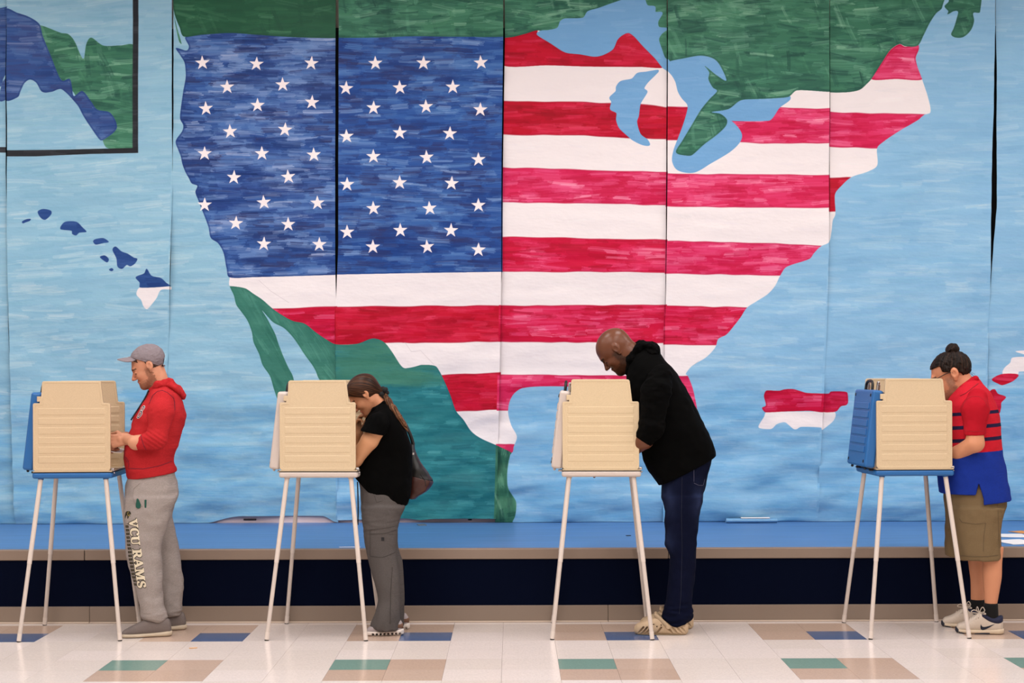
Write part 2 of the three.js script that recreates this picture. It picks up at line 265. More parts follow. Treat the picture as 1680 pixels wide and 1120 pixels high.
  // the blue field with its stars
  const field = [[304, 61], [310, 76], [306, 83], [289, 79], [296, 91], [303, 103], [305, 125], [301, 150], [297, 178], [296, 195], [301, 206], [299, 216], [289, 232], [293, 246], [297, 256], [300, 270], [305, 283], [310, 292], [315, 301], [324, 305], [321, 315], [325, 327], [332, 345], [342, 372], [346, 390], [358, 399], [367, 415], [372, 440], [377, 455], [420, 454.5], [550, 451], [553, 450.5], [680, 448], [760, 447], [815, 446.3], [828, 446], [830, 444], [830, 60], [828, 56], [780, 56], [600, 56], [380, 53], [320, 57]];
  paint(field, 'navy', { panel: 2, edge: true }); paint(field, 'navyDeep', { panel: 3, edge: true });
  const star = (x, y, r = 13, turn = 0) => {
    ctx.beginPath();
    for (let i = 0; i < 10; i++) { const a = -Math.PI / 2 + turn + i * Math.PI / 5, q = (i % 2 ? 0.39 : 1) * r; ctx[i ? 'lineTo' : 'moveTo']((x + Math.cos(a) * q - MX0) * SC, (y + Math.sin(a) * q - MY0) * SC); }
    ctx.closePath(); ctx.fillStyle = '#efe5e6'; ctx.fill();
  };
  for (const [x, y] of [[332, 102], [421, 104], [511, 103], [373, 142], [464, 138], [338, 177], [423, 172], [512, 167], [378, 215], [468, 212], [336, 251], [430, 251], [515, 253], [384, 290], [473, 289], [336, 335], [433, 331], [521, 332], [387, 365], [473, 367], [433, 399], [524, 400],
    [616, 103], [695, 103], [789, 102], [568, 144], [656, 143], [743, 142], [613, 176], [699, 174], [788, 179], [569, 223], [656, 217], [738, 218], [613, 256], [700, 257], [785, 261], [570, 302], [656, 299], [741, 300], [613, 341], [705, 341], [785, 336], [570, 380], [657, 377], [740, 377], [612, 404], [701, 404], [785, 409]]) star(x, y + 1.2, 12.6, (rnd() - 0.5) * 0.16);
  // lakes
  const lake = (pts, grow = 2.5) => { ctx.lineWidth = grow * SC; ctx.strokeStyle = PAL.lake.base; curve(ctx, pts, SC, MX0, MY0); ctx.stroke(); paint(pts, 'lake'); };
  lake([[1092, 108], [1105, 99], [1130, 88], [1152, 89], [1170, 96], [1182, 112], [1191, 132], [1176, 124], [1157, 109], [1163, 119], [1162, 131], [1169, 144], [1175, 150], [1162, 165], [1150, 180], [1135, 205], [1120, 230], [1109, 250], [1127, 256], [1136, 255], [1156, 238], [1176, 223], [1191, 208], [1194, 199], [1207, 210], [1214, 222], [1210, 233], [1195, 247], [1165, 265], [1138, 280], [1114, 277], [1106, 265], [1108, 248], [1115, 229], [1124, 205], [1131, 180], [1130, 170], [1121, 160], [1115, 150], [1111, 135], [1105, 124], [1097, 115]], 7);
  lake([[1167, 184], [1195, 179], [1215, 165], [1240, 163], [1292, 160], [1276, 175], [1266, 190], [1260, 195], [1195, 194.5]], 7);
  // Canada
  const canada = [[284, -60], [284, 4], [287, 24], [295, 45], [302, 60], [330, 57], [380, 54], [420, 57], [480, 61], [550, 62.5], [620, 62], [680, 60], [740, 61], [826, 61.5], [842, 60], [862, 55], [882, 49.5], [900, 54], [940, 52], [1040, 46], [1074, 80], [1090, 110], [1098, 102], [1120, 97], [1150, 92], [1172, 98], [1184, 114], [1191, 133], [1175, 124], [1156, 109], [1163, 119], [1162, 131], [1169, 144], [1176, 150], [1163, 164], [1150, 180], [1135, 205], [1120, 230], [1109, 250], [1127, 255.5], [1136, 254], [1155, 237], [1175, 222], [1190, 207.5], [1192.5, 197], [1182.5, 187.5], [1167.5, 184], [1195, 179], [1215, 165], [1240, 163], [1292, 159.5], [1307, 149], [1361, 152], [1390, 151.5], [1410, 147.5], [1422, 137.5], [1429, 130], [1445, 105], [1460, 82.5], [1475, 72.5], [1485, 76], [1505, 75], [1515, 57.5], [1525, 37.5], [1535, 22.5], [1545, 12.5], [1552, -60]];
  for (let k = 2; k < 7; k++) paint(canada, k === 2 ? 'greenDark' : 'green', { panel: k, z: k * 2, edge: true });
  paint([[1556, -60], [1556, 2], [1549, 11], [1555, 19], [1554, 24], [1564, 19], [1571, 20], [1568, 34], [1564, 47], [1560, 57], [1567, 62], [1580, 61], [1592, 50], [1597, 35], [1596, 22], [1607, 20], [1609, -60]], 'green', { panel: 6, edge: true });
  paint([[285, 20], [289, 45], [294, 68], [298, 72], [292, 50], [287, 30]], 'green', { panel: 2 });
  lake([[882, 56], [888, 51], [900, 50], [915, 46], [920, 35], [927, 31], [957, 29.5], [965, 19], [982, 14], [1000, 7.5], [1015, 2.5], [1035, -4], [1055, -3], [1062, 9], [1074, 11], [1075, 20], [1086, 21], [1079, 35], [1081, 45], [1094, 47], [1085, 55], [1080, 65], [1085, 82], [1090, 95], [1097, 102], [1096, 114], [1088, 111], [1075, 95], [1057, 77], [1042, 60], [1032, 53], [1022, 56], [1012, 65], [1005, 80], [990, 89], [975, 92], [952, 88], [932, 86], [922, 82], [904, 70]]);
  lake([[1079, 116], [1075, 122], [1062, 135], [1056, 145], [1061, 151], [1050, 170], [1047, 190], [1044, 200], [1050, 220], [1062, 230], [1065, 237.5], [1055, 237], [1040, 230], [1030, 222], [1017, 210], [1012, 197], [1012, 185], [1002, 179], [1004, 167], [1001, 160], [1011, 150], [1012, 142], [1019, 134], [1037, 130], [1046, 121], [1060, 119]]);
  // Mexico and the long peninsula
  const mexico = [...border, [837, 746], [834, 760], [832, 780], [834, 801], [846, 821], [847, 832], [845, 846], [841, 856], [840, 880], [668, 880], [640, 840], [600, 780], [560, 710], [540, 650], [522, 619], [518, 609], [511, 597], [498, 579], [489, 565], [479, 551], [466, 538], [449, 529], [440, 520], [430, 509], [438, 522], [445, 535], [452, 549], [457, 565], [465, 585], [472, 601], [481, 619], [494, 680], [508, 760], [506, 782], [500, 776], [486, 730], [462, 672], [450, 640], [443, 617], [431, 599], [425, 581], [416, 561], [413, 544], [406, 526], [395, 510], [388, 500], [384, 485], [379, 474]];
  paint(mexico, 'mexico', { panel: 2, angle: 1.0, edge: true }); paint(mexico, 'mexicoTeal', { panel: 3, edge: true }); paint(mexico, 'green', { panel: 4, angle: 1.45 });
  ctx.save(); curve(ctx, mexico, SC, MX0, MY0); ctx.clip(); clipPanel(3);
  for (let i = 0; i < 260; i++) stroke(552 + rnd() * 150, 560 + rnd() * 70, 30 + rnd() * 50, 5 + rnd() * 7, (rnd() - 0.5) * 0.3, ['#3d7a69', '#458372', '#33705f'][i % 3], 0.3);
  ctx.restore();
  // Alaska inset
  const ak = [[11, 17], [30, 22], [50, 29], [65, 40], [70, 58], [85, 95], [98, 127], [104, 133], [115, 130], [119, 145], [122, 158], [136, 150], [150, 167], [160, 180], [182, 186], [192, 210], [172, 229], [165, 230], [150, 210], [137, 190], [127, 172], [102, 147], [85, 151], [70, 151], [60, 136], [50, 131], [41, 137], [35, 150], [30, 160], [11, 164]];
  paint([[66, 42], [100, 54], [112, 56], [122, 67], [137, 97], [142, 72], [150, 62], [170, 75], [197, 75], [220, 76], [220, 246], [177, 243], [168, 228], [120, 150], [98, 127], [85, 95], [70, 58]], 'green', { panel: 1 });
  paint(ak, 'alaska', { panel: 1, edge: true });
  paint([[-120, 40], [-60, 16], [0, 13], [14, 13], [14, 112], [6, 128], [0, 142], [-40, 120], [-110, 110]], 'alaska', { panel: 0 });
  paint([[0, 150], [6, 132], [14, 128], [14, 158], [0, 166]], 'alaska', { panel: 0 });
  paint([[218.5, -60], [227.5, -60], [227, 251], [150, 253], [60, 257], [11, 257], [11, 247], [110, 246], [218, 243]], 'black', { panel: 1, straight: true });
  paint(rect(-258, 241, 12, 250), 'black', { panel: 0, straight: true });
  // island chain
  const isl = (pts, pal = 'island') => paint(r4(0, 280, 4, pts), pal, { panel: 1 });
  isl([[150, 335], [178, 320], [205, 318], [200, 330], [175, 340], [155, 347]]); isl([[250, 270], [285, 252], [335, 262], [338, 285], [300, 322], [270, 310]]);
  isl([[400, 365], [430, 335], [500, 335], [540, 370], [568, 400], [540, 405], [520, 408], [500, 425], [475, 415], [470, 395], [400, 385]]);
  isl([[612, 465], [625, 450], [680, 443], [715, 468], [680, 475], [630, 485]]); isl([[657, 565], [690, 557], [715, 580], [705, 602], [675, 585]]); isl([[718, 650], [735, 640], [748, 650], [735, 660]]);
  isl([[740, 520], [760, 498], [800, 530], [840, 545], [880, 570], [905, 580], [890, 610], [860, 628], [835, 620], [805, 645], [775, 630], [765, 575]]);
  isl([[925, 766], [1125, 762], [1125, 780], [1060, 785], [1030, 840], [970, 908], [945, 890], [930, 850], [900, 815], [905, 785]], 'white');
  isl([[895, 700], [950, 675], [968, 645], [1000, 690], [1060, 705], [1095, 735], [1118, 758], [925, 768], [920, 735]]);
  // the islands to the right
  const pr = (pts, pal, panel) => paint(r4(1220, 600, 8.4, pts), pal, { panel, edge: pal !== 'white' });
  const prWhite = [[310, 640], [1070, 628], [1255, 640], [1245, 750], [1100, 870], [1070, 880], [1055, 850], [780, 840], [720, 872], [680, 870], [620, 820], [570, 780], [520, 780], [450, 805], [375, 870], [220, 860], [205, 830], [280, 700]];
  const prRed = [[280, 400], [300, 350], [340, 340], [480, 345], [560, 325], [680, 322], [760, 345], [850, 372], [1000, 380], [1170, 383], [1200, 355], [1380, 355], [1430, 375], [1440, 500], [1415, 540], [1340, 560], [1270, 630], [1085, 640], [900, 620], [600, 628], [300, 640], [260, 600], [255, 575], [305, 545], [280, 430]];
  for (const k of [5, 6]) { pr(prWhite, 'white', k); pr(prRed, 'red', k); }
  const vi = (pts, pal) => paint(r4(1580, 540, 7.47, pts), pal, { panel: 7 });
  vi([[495, 555], [505, 480], [580, 410], [605, 350], [760, 338], [900, 350], [900, 500], [690, 520], [670, 555]], 'white'); vi([[645, 270], [800, 262], [800, 316], [720, 300]], 'white');
  vi([[360, 615], [480, 550], [675, 555], [620, 630], [490, 685], [440, 670]], 'redDark'); vi([[335, 765], [390, 735], [430, 790], [525, 830], [470, 900], [465, 970], [440, 1030], [390, 900]], 'redDark');
  // pencil lines left on the white
  ctx.strokeStyle = '#b9b0b4'; ctx.globalAlpha = 0.55; ctx.lineWidth = 0.7 * SC;
  for (const l of [[[425, 460], [445, 478], [475, 497]], [[664, 561], [675, 577], [690, 575], [712, 598]], [[1136, 600], [1146, 592]]]) { ctx.beginPath(); l.forEach(([x, y], i) => ctx[i ? 'lineTo' : 'moveTo']((x - MX0) * SC, (y - MY0) * SC)); ctx.stroke(); }
  ctx.globalAlpha = 1;
}
// the paper itself: long sheets from a 1.2 m roll, slightly buckled, the lower ends pushed out where they meet the deck
{
  const names = ['pale blue paper panel at the far left edge of mural', 'blue paper panel with black-framed inset and small island chain', 'paper panel with green top and left half of starry navy field', 'paper panel with right half of starry navy field above teal land', 'paper panel of red and white stripes left of the bald man', 'striped paper panel behind the bald man with two lakes and east coast', 'blue paper panel with north-east stripe ends, behind rightmost booth', 'blue paper panel at far right edge with white and red islets'];
  const bottoms = [() => 866, (t) => 864.5, (t, x) => x < 306 ? 864 : lerp(864, 846, smooth(306, 400, x)) + 12 * smooth(528, 556, x), (t, x) => 853 - 3 * smooth(560, 640, x) + 2.5 * Math.exp(-Math.pow((x - 690) / 14, 2)), () => 858, () => 858, () => 856, () => 855];
  const bump = dataTexture(512, (x, y) => 0.5 + 0.22 * noise3(x * 7, y * 22, 1) + 0.14 * noise3(x * 16, y * 60, 4) + 0.05 * noise3(x * 50, y * 90, 8), false); bump.wrapS = bump.wrapT = THREE.MirroredRepeatWrapping;
  panels.forEach((p, k) => {
    const NU = 34, NV = 160, pos = [], uv = [], index = [];
    const x0 = Math.min(...p.left.map((e) => e[1])) - 3, x1 = Math.max(...p.right.map((e) => e[1])) + 3;
    for (let j = 0; j <= NV; j++) for (let i = 0; i <= NU; i++) {
      const s = i / NU, tv = j / NV, yb = bottoms[k](s, lerp(edgeAt(p.left, 860), edgeAt(p.right, 860), s)), y = lerp(-40, yb, tv), x = lerp(edgeAt(p.left, y), edgeAt(p.right, y), s);
      const w = at(x, y, -PAPER_Z), low = smooth(0.55, 1, tv), q = w.x * 1.0, edge = Math.pow(Math.abs(s * 2 - 1), 6);
      let out = 0.012 * noise3(q * 0.9 + k * 5, w.y * 1.2, k) + 0.004 * noise3(q * 2 + k, w.y * 7, 4 + k) + low * (0.024 * noise3(q * 1.8, w.y * 3.5, 9 + k) + 0.0075 * noise3(q * 3, w.y * 11, 2 * k) + 0.0035 * noise3(q * 4 + w.y * 3, w.y * 22, 5 + k)) + edge * 0.008 * (p.over - 0.6);
      const fold = Math.exp(-Math.pow((tv - 0.965) / 0.035, 2));
      out += p.over * 0.006 + (k === 2 || k === 3 ? 0.016 : 0.05) * fold * (0.55 + 0.45 * noise3(q * 1.3, 3, k)); out = Math.max(out, -0.016);
      pos.push(w.x, Math.max(w.y, STAGE_Y + 0.003), w.z + out); uv.push((x - x0) / (x1 - x0), 1 - (y - MY0) / (MY1 - MY0));
    }
    for (let j = 0; j < NV; j++) for (let i = 0; i < NU; i++) { const a = j * (NU + 1) + i, b = a + NU + 1; index.push(a, b, a + 1, b, b + 1, a + 1); }
    const back = pos.length / 3;   // the sheet has a back 1 mm behind and a rim, so it is paper with a thickness
    for (let i = 0; i < back; i++) { pos.push(pos[i * 3], pos[i * 3 + 1], pos[i * 3 + 2] - 0.001); uv.push(uv[i * 2], uv[i * 2 + 1]); }
    const front = index.length; for (let i = 0; i < front; i += 3) index.push(index[i] + back, index[i + 2] + back, index[i + 1] + back);
    const g = new THREE.BufferGeometry(); g.setAttribute('position', new THREE.Float32BufferAttribute(pos, 3)); g.setAttribute('uv', new THREE.Float32BufferAttribute(uv, 2)); g.setIndex(index); g.computeVertexNormals();
    const c = canvas(Math.round((x1 - x0) * SC), muralCanvas.height);
    c.getContext('2d').drawImage(muralCanvas, (x0 - MX0) * SC, 0, (x1 - x0) * SC, muralCanvas.height, 0, 0, c.width, c.height);
    const bm = bump.clone(); bm.repeat.set(1.2, 2.6); bm.needsUpdate = true;
    single('mural_panel', g, new THREE.MeshPhysicalMaterial({ map: canvasTexture(c), roughness: 0.5, specularIntensity: 0.28, bumpMap: bm, bumpScale: 0.0025, side: THREE.DoubleSide }), names[k], 'mural panel', 'painted paper panels of the map mural');
  });
  // black stage drape behind the paper, seen through the slits; soft pleats
  const pos = [], index = [], uv = [], N = 420;
  for (let i = 0; i <= N; i++) { const x = lerp(-5.6, 5.6, i / N), z = PAPER_Z - 0.085 + 0.014 * Math.sin(i * 0.75 + 0.6 * Math.sin(i * 0.11)); for (const y of [STAGE_Y + 0.13, 4.14]) { pos.push(x, y, z); uv.push(x, y); } }
  for (let i = 0; i < N; i++) index.push(i * 2, i * 2 + 2, i * 2 + 1, i * 2 + 1, i * 2 + 2, i * 2 + 3);
  const g = new THREE.BufferGeometry(); g.setAttribute('position', new THREE.Float32BufferAttribute(pos, 3)); g.setAttribute('uv', new THREE.Float32BufferAttribute(uv, 2)); g.setIndex(index); g.computeVertexNormals();
  single('stage_curtain', g, mat(0x050506, 0.95, { side: THREE.DoubleSide }), 'black stage curtain showing through the slits between mural panels', 'curtain');
}

// ------------------------------------------------------------------ folding voting booths
const plasticTex = dataTexture(256, (x, y) => 0.965 + 0.025 * tileNoise(x, y, 50) + 0.02 * (rnd() - 0.5));
const grainBump = dataTexture(256, (x, y) => 0.5 + 0.3 * tileNoise(x, y, 120) + 0.2 * (rnd() - 0.5), false);
const plastic = (c, r = 0.5) => new THREE.MeshStandardMaterial({ color: c, roughness: r, map: repeated(plasticTex, 3), bumpMap: repeated(grainBump, 6), bumpScale: 0.0004 });
const M = {
  tanA: plastic(0xd2ba98), tanB: plastic(0xd5bf9d), tanC: plastic(0xd8c29e), tanD: plastic(0xd4be9c), blue: plastic(0x1a63a6, 0.42), ivory: plastic(0xcfc2ba, 0.45),
  chrome: mat(0xc9c9cc, 0.22, { metalness: 1 }), black: mat(0x0b0b0d, 0.5), tube: mat(0xd2c6bd, 0.42), tubeLow: mat(0xcabeb5, 0.42), rubber: mat(0x2a2622, 0.8), gasket: mat(0x17130f, 0.7), paper: mat(0xeceaea, 0.8),
};
function roundedOutline(pts) {   // pts: [x, y, corner radius]
  const s = new THREE.Shape(), n = pts.length;
  for (let i = 0; i < n; i++) {
    const [x, y, r] = pts[i], [ax, ay] = pts[(i + n - 1) % n], [bx, by] = pts[(i + 1) % n];
    const la = Math.hypot(ax - x, ay - y), lb = Math.hypot(bx - x, by - y), p = [x + (ax - x) / la * r, y + (ay - y) / la * r], q = [x + (bx - x) / lb * r, y + (by - y) / lb * r];
    if (i) s.lineTo(...p); else s.moveTo(...p);
    if (r) s.quadraticCurveTo(x, y, ...q);
  }
  s.closePath(); return s;
}
const PW = 0.4525, panelPts = [[0.012, 0, 0.006], [PW - 0.012, 0, 0.006], [PW, 0.012, 0.008], [PW, 0.402, 0.014], [0.412, 0.402, 0.006], [0.3965, 0.532, 0.014], [0.054, 0.532, 0.014], [0.049, 0.442, 0.002], [0.024, 0.442, 0.002], [0.024, 0.411, 0.002], [0.04, 0.411, 0.002], [0.04, 0.402, 0.004], [0, 0.402, 0.012], [0, 0.012, 0.008]];
const inner = [[0.022, 0.016, 0.006], [PW - 0.022, 0.016, 0.006], [PW - 0.012, 0.03, 0.008], [PW - 0.013, 0.389, 0.01], [0.4, 0.389, 0.008], [0.3845, 0.519, 0.01], [0.066, 0.519, 0.01], [0.06, 0.389, 0.006], [0.013, 0.389, 0.01], [0.012, 0.03, 0.008]];
const panelGeo = new THREE.ExtrudeGeometry(roundedOutline(panelPts), { depth: 0.008, bevelEnabled: true, bevelThickness: 0.0025, bevelSize: 0.0025, bevelOffset: -0.0025, bevelSegments: 2, curveSegments: 5 }).translate(-PW / 2, 0, -0.004);
const rimShape = roundedOutline(panelPts.filter((p) => p[0] !== 0.024)); rimShape.holes.push(roundedOutline(inner));
const rimGeo = new THREE.ExtrudeGeometry(rimShape, { depth: 0.012, bevelEnabled: true, bevelThickness: 0.002, bevelSize: 0.002, bevelOffset: -0.002, bevelSegments: 2, curveSegments: 5 }).translate(-PW / 2, 0, -0.006);
const ribShape = (w, h) => new THREE.ExtrudeGeometry(roundedOutline([[-w / 2, -h / 2, 0.005], [w / 2, -h / 2, 0.005], [w / 2, h / 2, 0.005], [-w / 2, h / 2, 0.005]]), { depth: 0.0095, bevelEnabled: true, bevelThickness: 0.0035, bevelSize: 0.004, bevelOffset: -0.004, bevelSegments: 3, curveSegments: 3 }).translate(0, 0, -0.00475);
const panelRib = ribShape(0.392, 0.042), lidRib = ribShape(0.34, 0.04);
const tube = (a, b, r0, r1 = r0, seg = 14) => { const d = new THREE.Vector3().subVectors(b, a), g = new THREE.CylinderGeometry(r1, r0, d.length(), seg); g.applyQuaternion(new THREE.Quaternion().setFromUnitVectors(V(0, 1, 0), d.clone().normalize())); return g.translate((a.x + b.x) / 2, (a.y + b.y) / 2, (a.z + b.z) / 2); };
const TOP = 0.987, HALF = 0.235;   // desk height, half the width and depth
function booth(x, z, turn, label, shell, tan) {
  const t = thing('voting_booth', label, 'voting booth', 'folding voting booths in a row'); t.position.set(x, 0, z); t.rotation.y = turn;
  part('tray', rbox(2 * HALF, 0.036, 2 * HALF, 0.014, 0, TOP - 0.02, 0, 4), shell, t);
  part('gasket', rbox(2 * HALF - 0.004, 0.004, 2 * HALF - 0.004, 0.0018, 0, TOP - 0.002, 0, 2), M.gasket, t);
  part('desktop', rbox(2 * HALF - 0.008, 0.006, 2 * HALF - 0.008, 0.002, 0, TOP + 0.0028, 0, 2), tan, t);
  for (const s of [1, -1]) {
    const p = part('side_panel', panelGeo, tan, t); p.position.set(-0.003, TOP + 0.006, s * (HALF - 0.012));
    part('rim', rimGeo, tan, p);
    for (let k = 0; k < 6; k++) part('rib', panelRib, tan, p).position.set(0, 0.352 - k * 0.0568, 0);
  }
  // the lid of the case, hinged at the back edge and leaning over the desk
  const lid = new THREE.Group(); lid.name = 'lid'; lid.position.set(-HALF + 0.002, TOP + 0.006, 0); lid.rotation.z = -0.118; t.add(lid);
  part('shell', rbox(0.064, 0.462, 0.425, 0.016, -0.034, 0.232, 0, 4), shell, lid);
  part('edge_strip', rbox(0.006, 0.452, 0.415, 0.002, -0.001, 0.232, 0, 2), M.chrome, lid);
  part('back_panel', rbox(0.004, 0.44, 0.4, 0.0015, 0.004, 0.232, 0, 2), tan, lid);
  for (let k = 0; k < 6; k++) { const r = part('rib', lidRib, shell, lid); r.rotation.y = Math.PI / 2; r.position.set(-0.0635, 0.365 - k * 0.052, 0); }
  for (const [y, zz] of [[0.43, 0.175], [0.43, -0.175], [0.035, 0.175], [0.035, -0.175]]) part('bolt', rbox(0.008, 0.018, 0.01, 0.003, -0.067, y, zz, 2), M.black, lid);
  for (const zz of [0.15, -0.15]) { part('foot', new THREE.SphereGeometry(0.009, 10, 8).translate(-0.045, -0.006, zz), shell === M.ivory ? M.tubeLow : M.black, lid); }
  for (const zz of [0.11, -0.11]) part('latch', mergeGeometries([rbox(0.02, 0.05, 0.022, 0.006, -0.01, 0.475, zz, 2), rbox(0.014, 0.024, 0.03, 0.005, -0.012, 0.505, zz, 2)]), M.chrome, lid).rotation.x = 0.0;
  const hp = [V(-0.035, 0.462, 0.075), V(-0.035, 0.5, 0.068), V(-0.035, 0.515, 0.04), V(-0.035, 0.518, 0), V(-0.035, 0.515, -0.04), V(-0.035, 0.5, -0.068), V(-0.035, 0.462, -0.075)];
  part('handle', new THREE.TubeGeometry(new THREE.CatmullRomCurve3(hp), 24, 0.009, 8), M.black, lid);
  for (const s of [1, -1]) { part('hinge', rbox(0.03, 0.012, 0.03, 0.004, -HALF - 0.006, TOP - 0.004, s * 0.15, 2), shell === M.ivory ? M.chrome : M.black, t); part('hinge_stop', new THREE.SphereGeometry(0.009, 10, 8).translate(-HALF + 0.022, TOP + 0.012, s * 0.19), M.chrome, t); }
  for (const s of [1, -1]) part('desk_latch', mergeGeometries([rbox(0.022, 0.018, 0.014, 0.005, HALF - 0.004, TOP + 0.012, s * 0.208, 2), new THREE.SphereGeometry(0.006, 8, 6).translate(HALF + 0.004, TOP - 0.008, s * 0.2)]), M.chrome, t);
  for (const [sx, sz] of [[-1, 1], [1, 1], [-1, -1], [1, -1]]) {
    const a = V(sx * 0.19, TOP - 0.034, sz * 0.2), b = V(sx * 0.2925, 0.006, sz * 0.318), m = a.clone().lerp(b, 0.53), leg = part('leg', tube(a, m, 0.0138, 0.0138), M.tube, t);
    part('leg_extension', tube(m.clone().lerp(a, 0.02), b, 0.0122, 0.0122), M.tubeLow, leg);
    part('collar', tube(a, a.clone().lerp(b, 0.012), 0.017, 0.017), shell, leg);
    const b2 = a.clone().lerp(b, 0.955); part('tip', tube(b2, b, 0.0134, 0.0134), M.tube, leg);
    part('foot_pad', new THREE.CylinderGeometry(0.0125, 0.0125, 0.008, 14).translate(b.x, 0.004, b.z), M.rubber, leg);
  }
  return t;
}
booth(-2.614, -9.75, 0.052, 'blue-cased voting booth at far left, used by the man in red hoodie', M.blue, M.tanA);
booth(-1.138, -9.75, -0.044, 'ivory-cased voting booth the woman in black top leans on', M.ivory, M.tanB);
booth(0.535, -9.75, -0.035, 'ivory-cased voting booth in front of the bald man', M.ivory, M.tanC);
booth(2.373, -9.75, 0.04, 'blue-cased voting booth at right with black handle, by the man with hair bun', M.blue, M.tanD);

// ------------------------------------------------------------------ loose things on floor, deck and desk
{
  const sheet = (w, d, bend = 0.004) => { const g = new THREE.BoxGeometry(w, 0.0015, d, 8, 1, 8), p = g.attributes.position; for (let i = 0; i < p.count; i++) p.setY(i, p.getY(i) + bend * (0.5 + 0.5 * noise3(p.getX(i) * 8, 2, p.getZ(i) * 8)) * (Math.abs(p.getX(i)) / w + 0.2)); g.computeVertexNormals(); return g.translate(0, 0.001, 0); };
  const lay = (name, g, m, px, py, h, turn, label, category, group) => { const o = single(name, g, m, label, category, group), q = onPlane(px, py, h); o.position.set(q.x, h, q.z); o.rotation.y = turn; return o; };
  { const b = single('ballot_sheet', sheet(0.17, 0.22, 0.002), M.paper, 'white ballot paper held under the hand of the man in red', 'paper'); b.position.copy(at(179.5, 737.5, 9.71)); b.rotation.set(0.06, 0.12, -0.12); }
  lay('paper_sheet', sheet(0.22, 0.28), M.paper, 1668, 889, STAGE_Y, 0.25, 'larger white sheet of paper on the stage edge beside cargo shorts', 'paper', 'papers left on the stage');
  lay('paper_sheet', sheet(0.2, 0.22), M.paper, 1657, 878.5, STAGE_Y, -0.12, 'white sheet of paper lying behind the nearer sheet on stage', 'paper', 'papers left on the stage');
  lay('orange_sheet', sheet(0.12, 0.16), mat(0xd9924a, 0.8), 1678, 873, STAGE_Y, 0.4, 'orange sheet of paper on stage at right edge', 'paper', 'papers left on the stage');
  const roll = []; for (let i = 0; i <= 16; i++) { const a = i / 16 * Math.PI * 2; roll.push(new THREE.Vector2(0.015 + 0.004 * Math.sin(a * 2), 0)); }
  const tubeGeo = new THREE.CylinderGeometry(0.019, 0.017, 0.375, 18, 6, true).rotateZ(Math.PI / 2).scale(1, 0.9, 1.5);
  const rollThing = thing('paper_roll', 'flattened roll of blue and white paper lying against the mural foot', 'paper roll');
  { const q = onPlane(1232, 857, STAGE_Y); rollThing.position.set(q.x, STAGE_Y, q.z + 0.02); }
  part('outer_wrap', tubeGeo.clone().translate(0, 0.0175, 0), mat(0x6fa5d0, 0.5, { side: THREE.DoubleSide }), rollThing);
  part('white_flap', rbox(0.21, 0.006, 0.05, 0.002, 0.03, 0.036, -0.006, 2), M.paper, rollThing);
  lay('tape_strip', new THREE.BoxGeometry(0.135, 0.002, 0.02).translate(0, 0.001, 0), M.paper, 574, 897.3, STAGE_Y, 0.02, 'strip of white tape at stage edge behind the second booth', 'tape');
  lay('tape_scrap', new THREE.BoxGeometry(0.032, 0.003, 0.03).translate(0, 0.0015, 0), M.black, 1031, 878.6, STAGE_Y, 0.1, 'small black tape scrap on blue stage deck', 'tape');
  lay('tape_scrap', new THREE.BoxGeometry(0.06, 0.004, 0.1).translate(0, 0.002, 0), mat(0x5c6a78, 0.6), 692, 861, STAGE_Y, 0.2, 'grey tape tab holding paper to the deck beside woman', 'tape');
  lay('floor_scrap', sheet(0.045, 0.03, 0.003), mat(0xc79a6a, 0.8), 317, 1063, 0, 0.3, 'tiny tan scrap on floor tile right of the man in red', 'scrap');
  for (const [px, py, w] of [[410, 852, 0.095], [771, 852, 0.028]]) { const q = at(px, py, 11.948); single('wall_slot', rbox(w, 0.012, 0.01, 0.003, q.x, q.y, q.z + 0.0), mat(0x3a3236, 0.7), w > 0.05 ? 'long dark slot plate in pale base behind left booths' : 'short dark slot plate in pale base under teal land', 'slot plate'); }
}

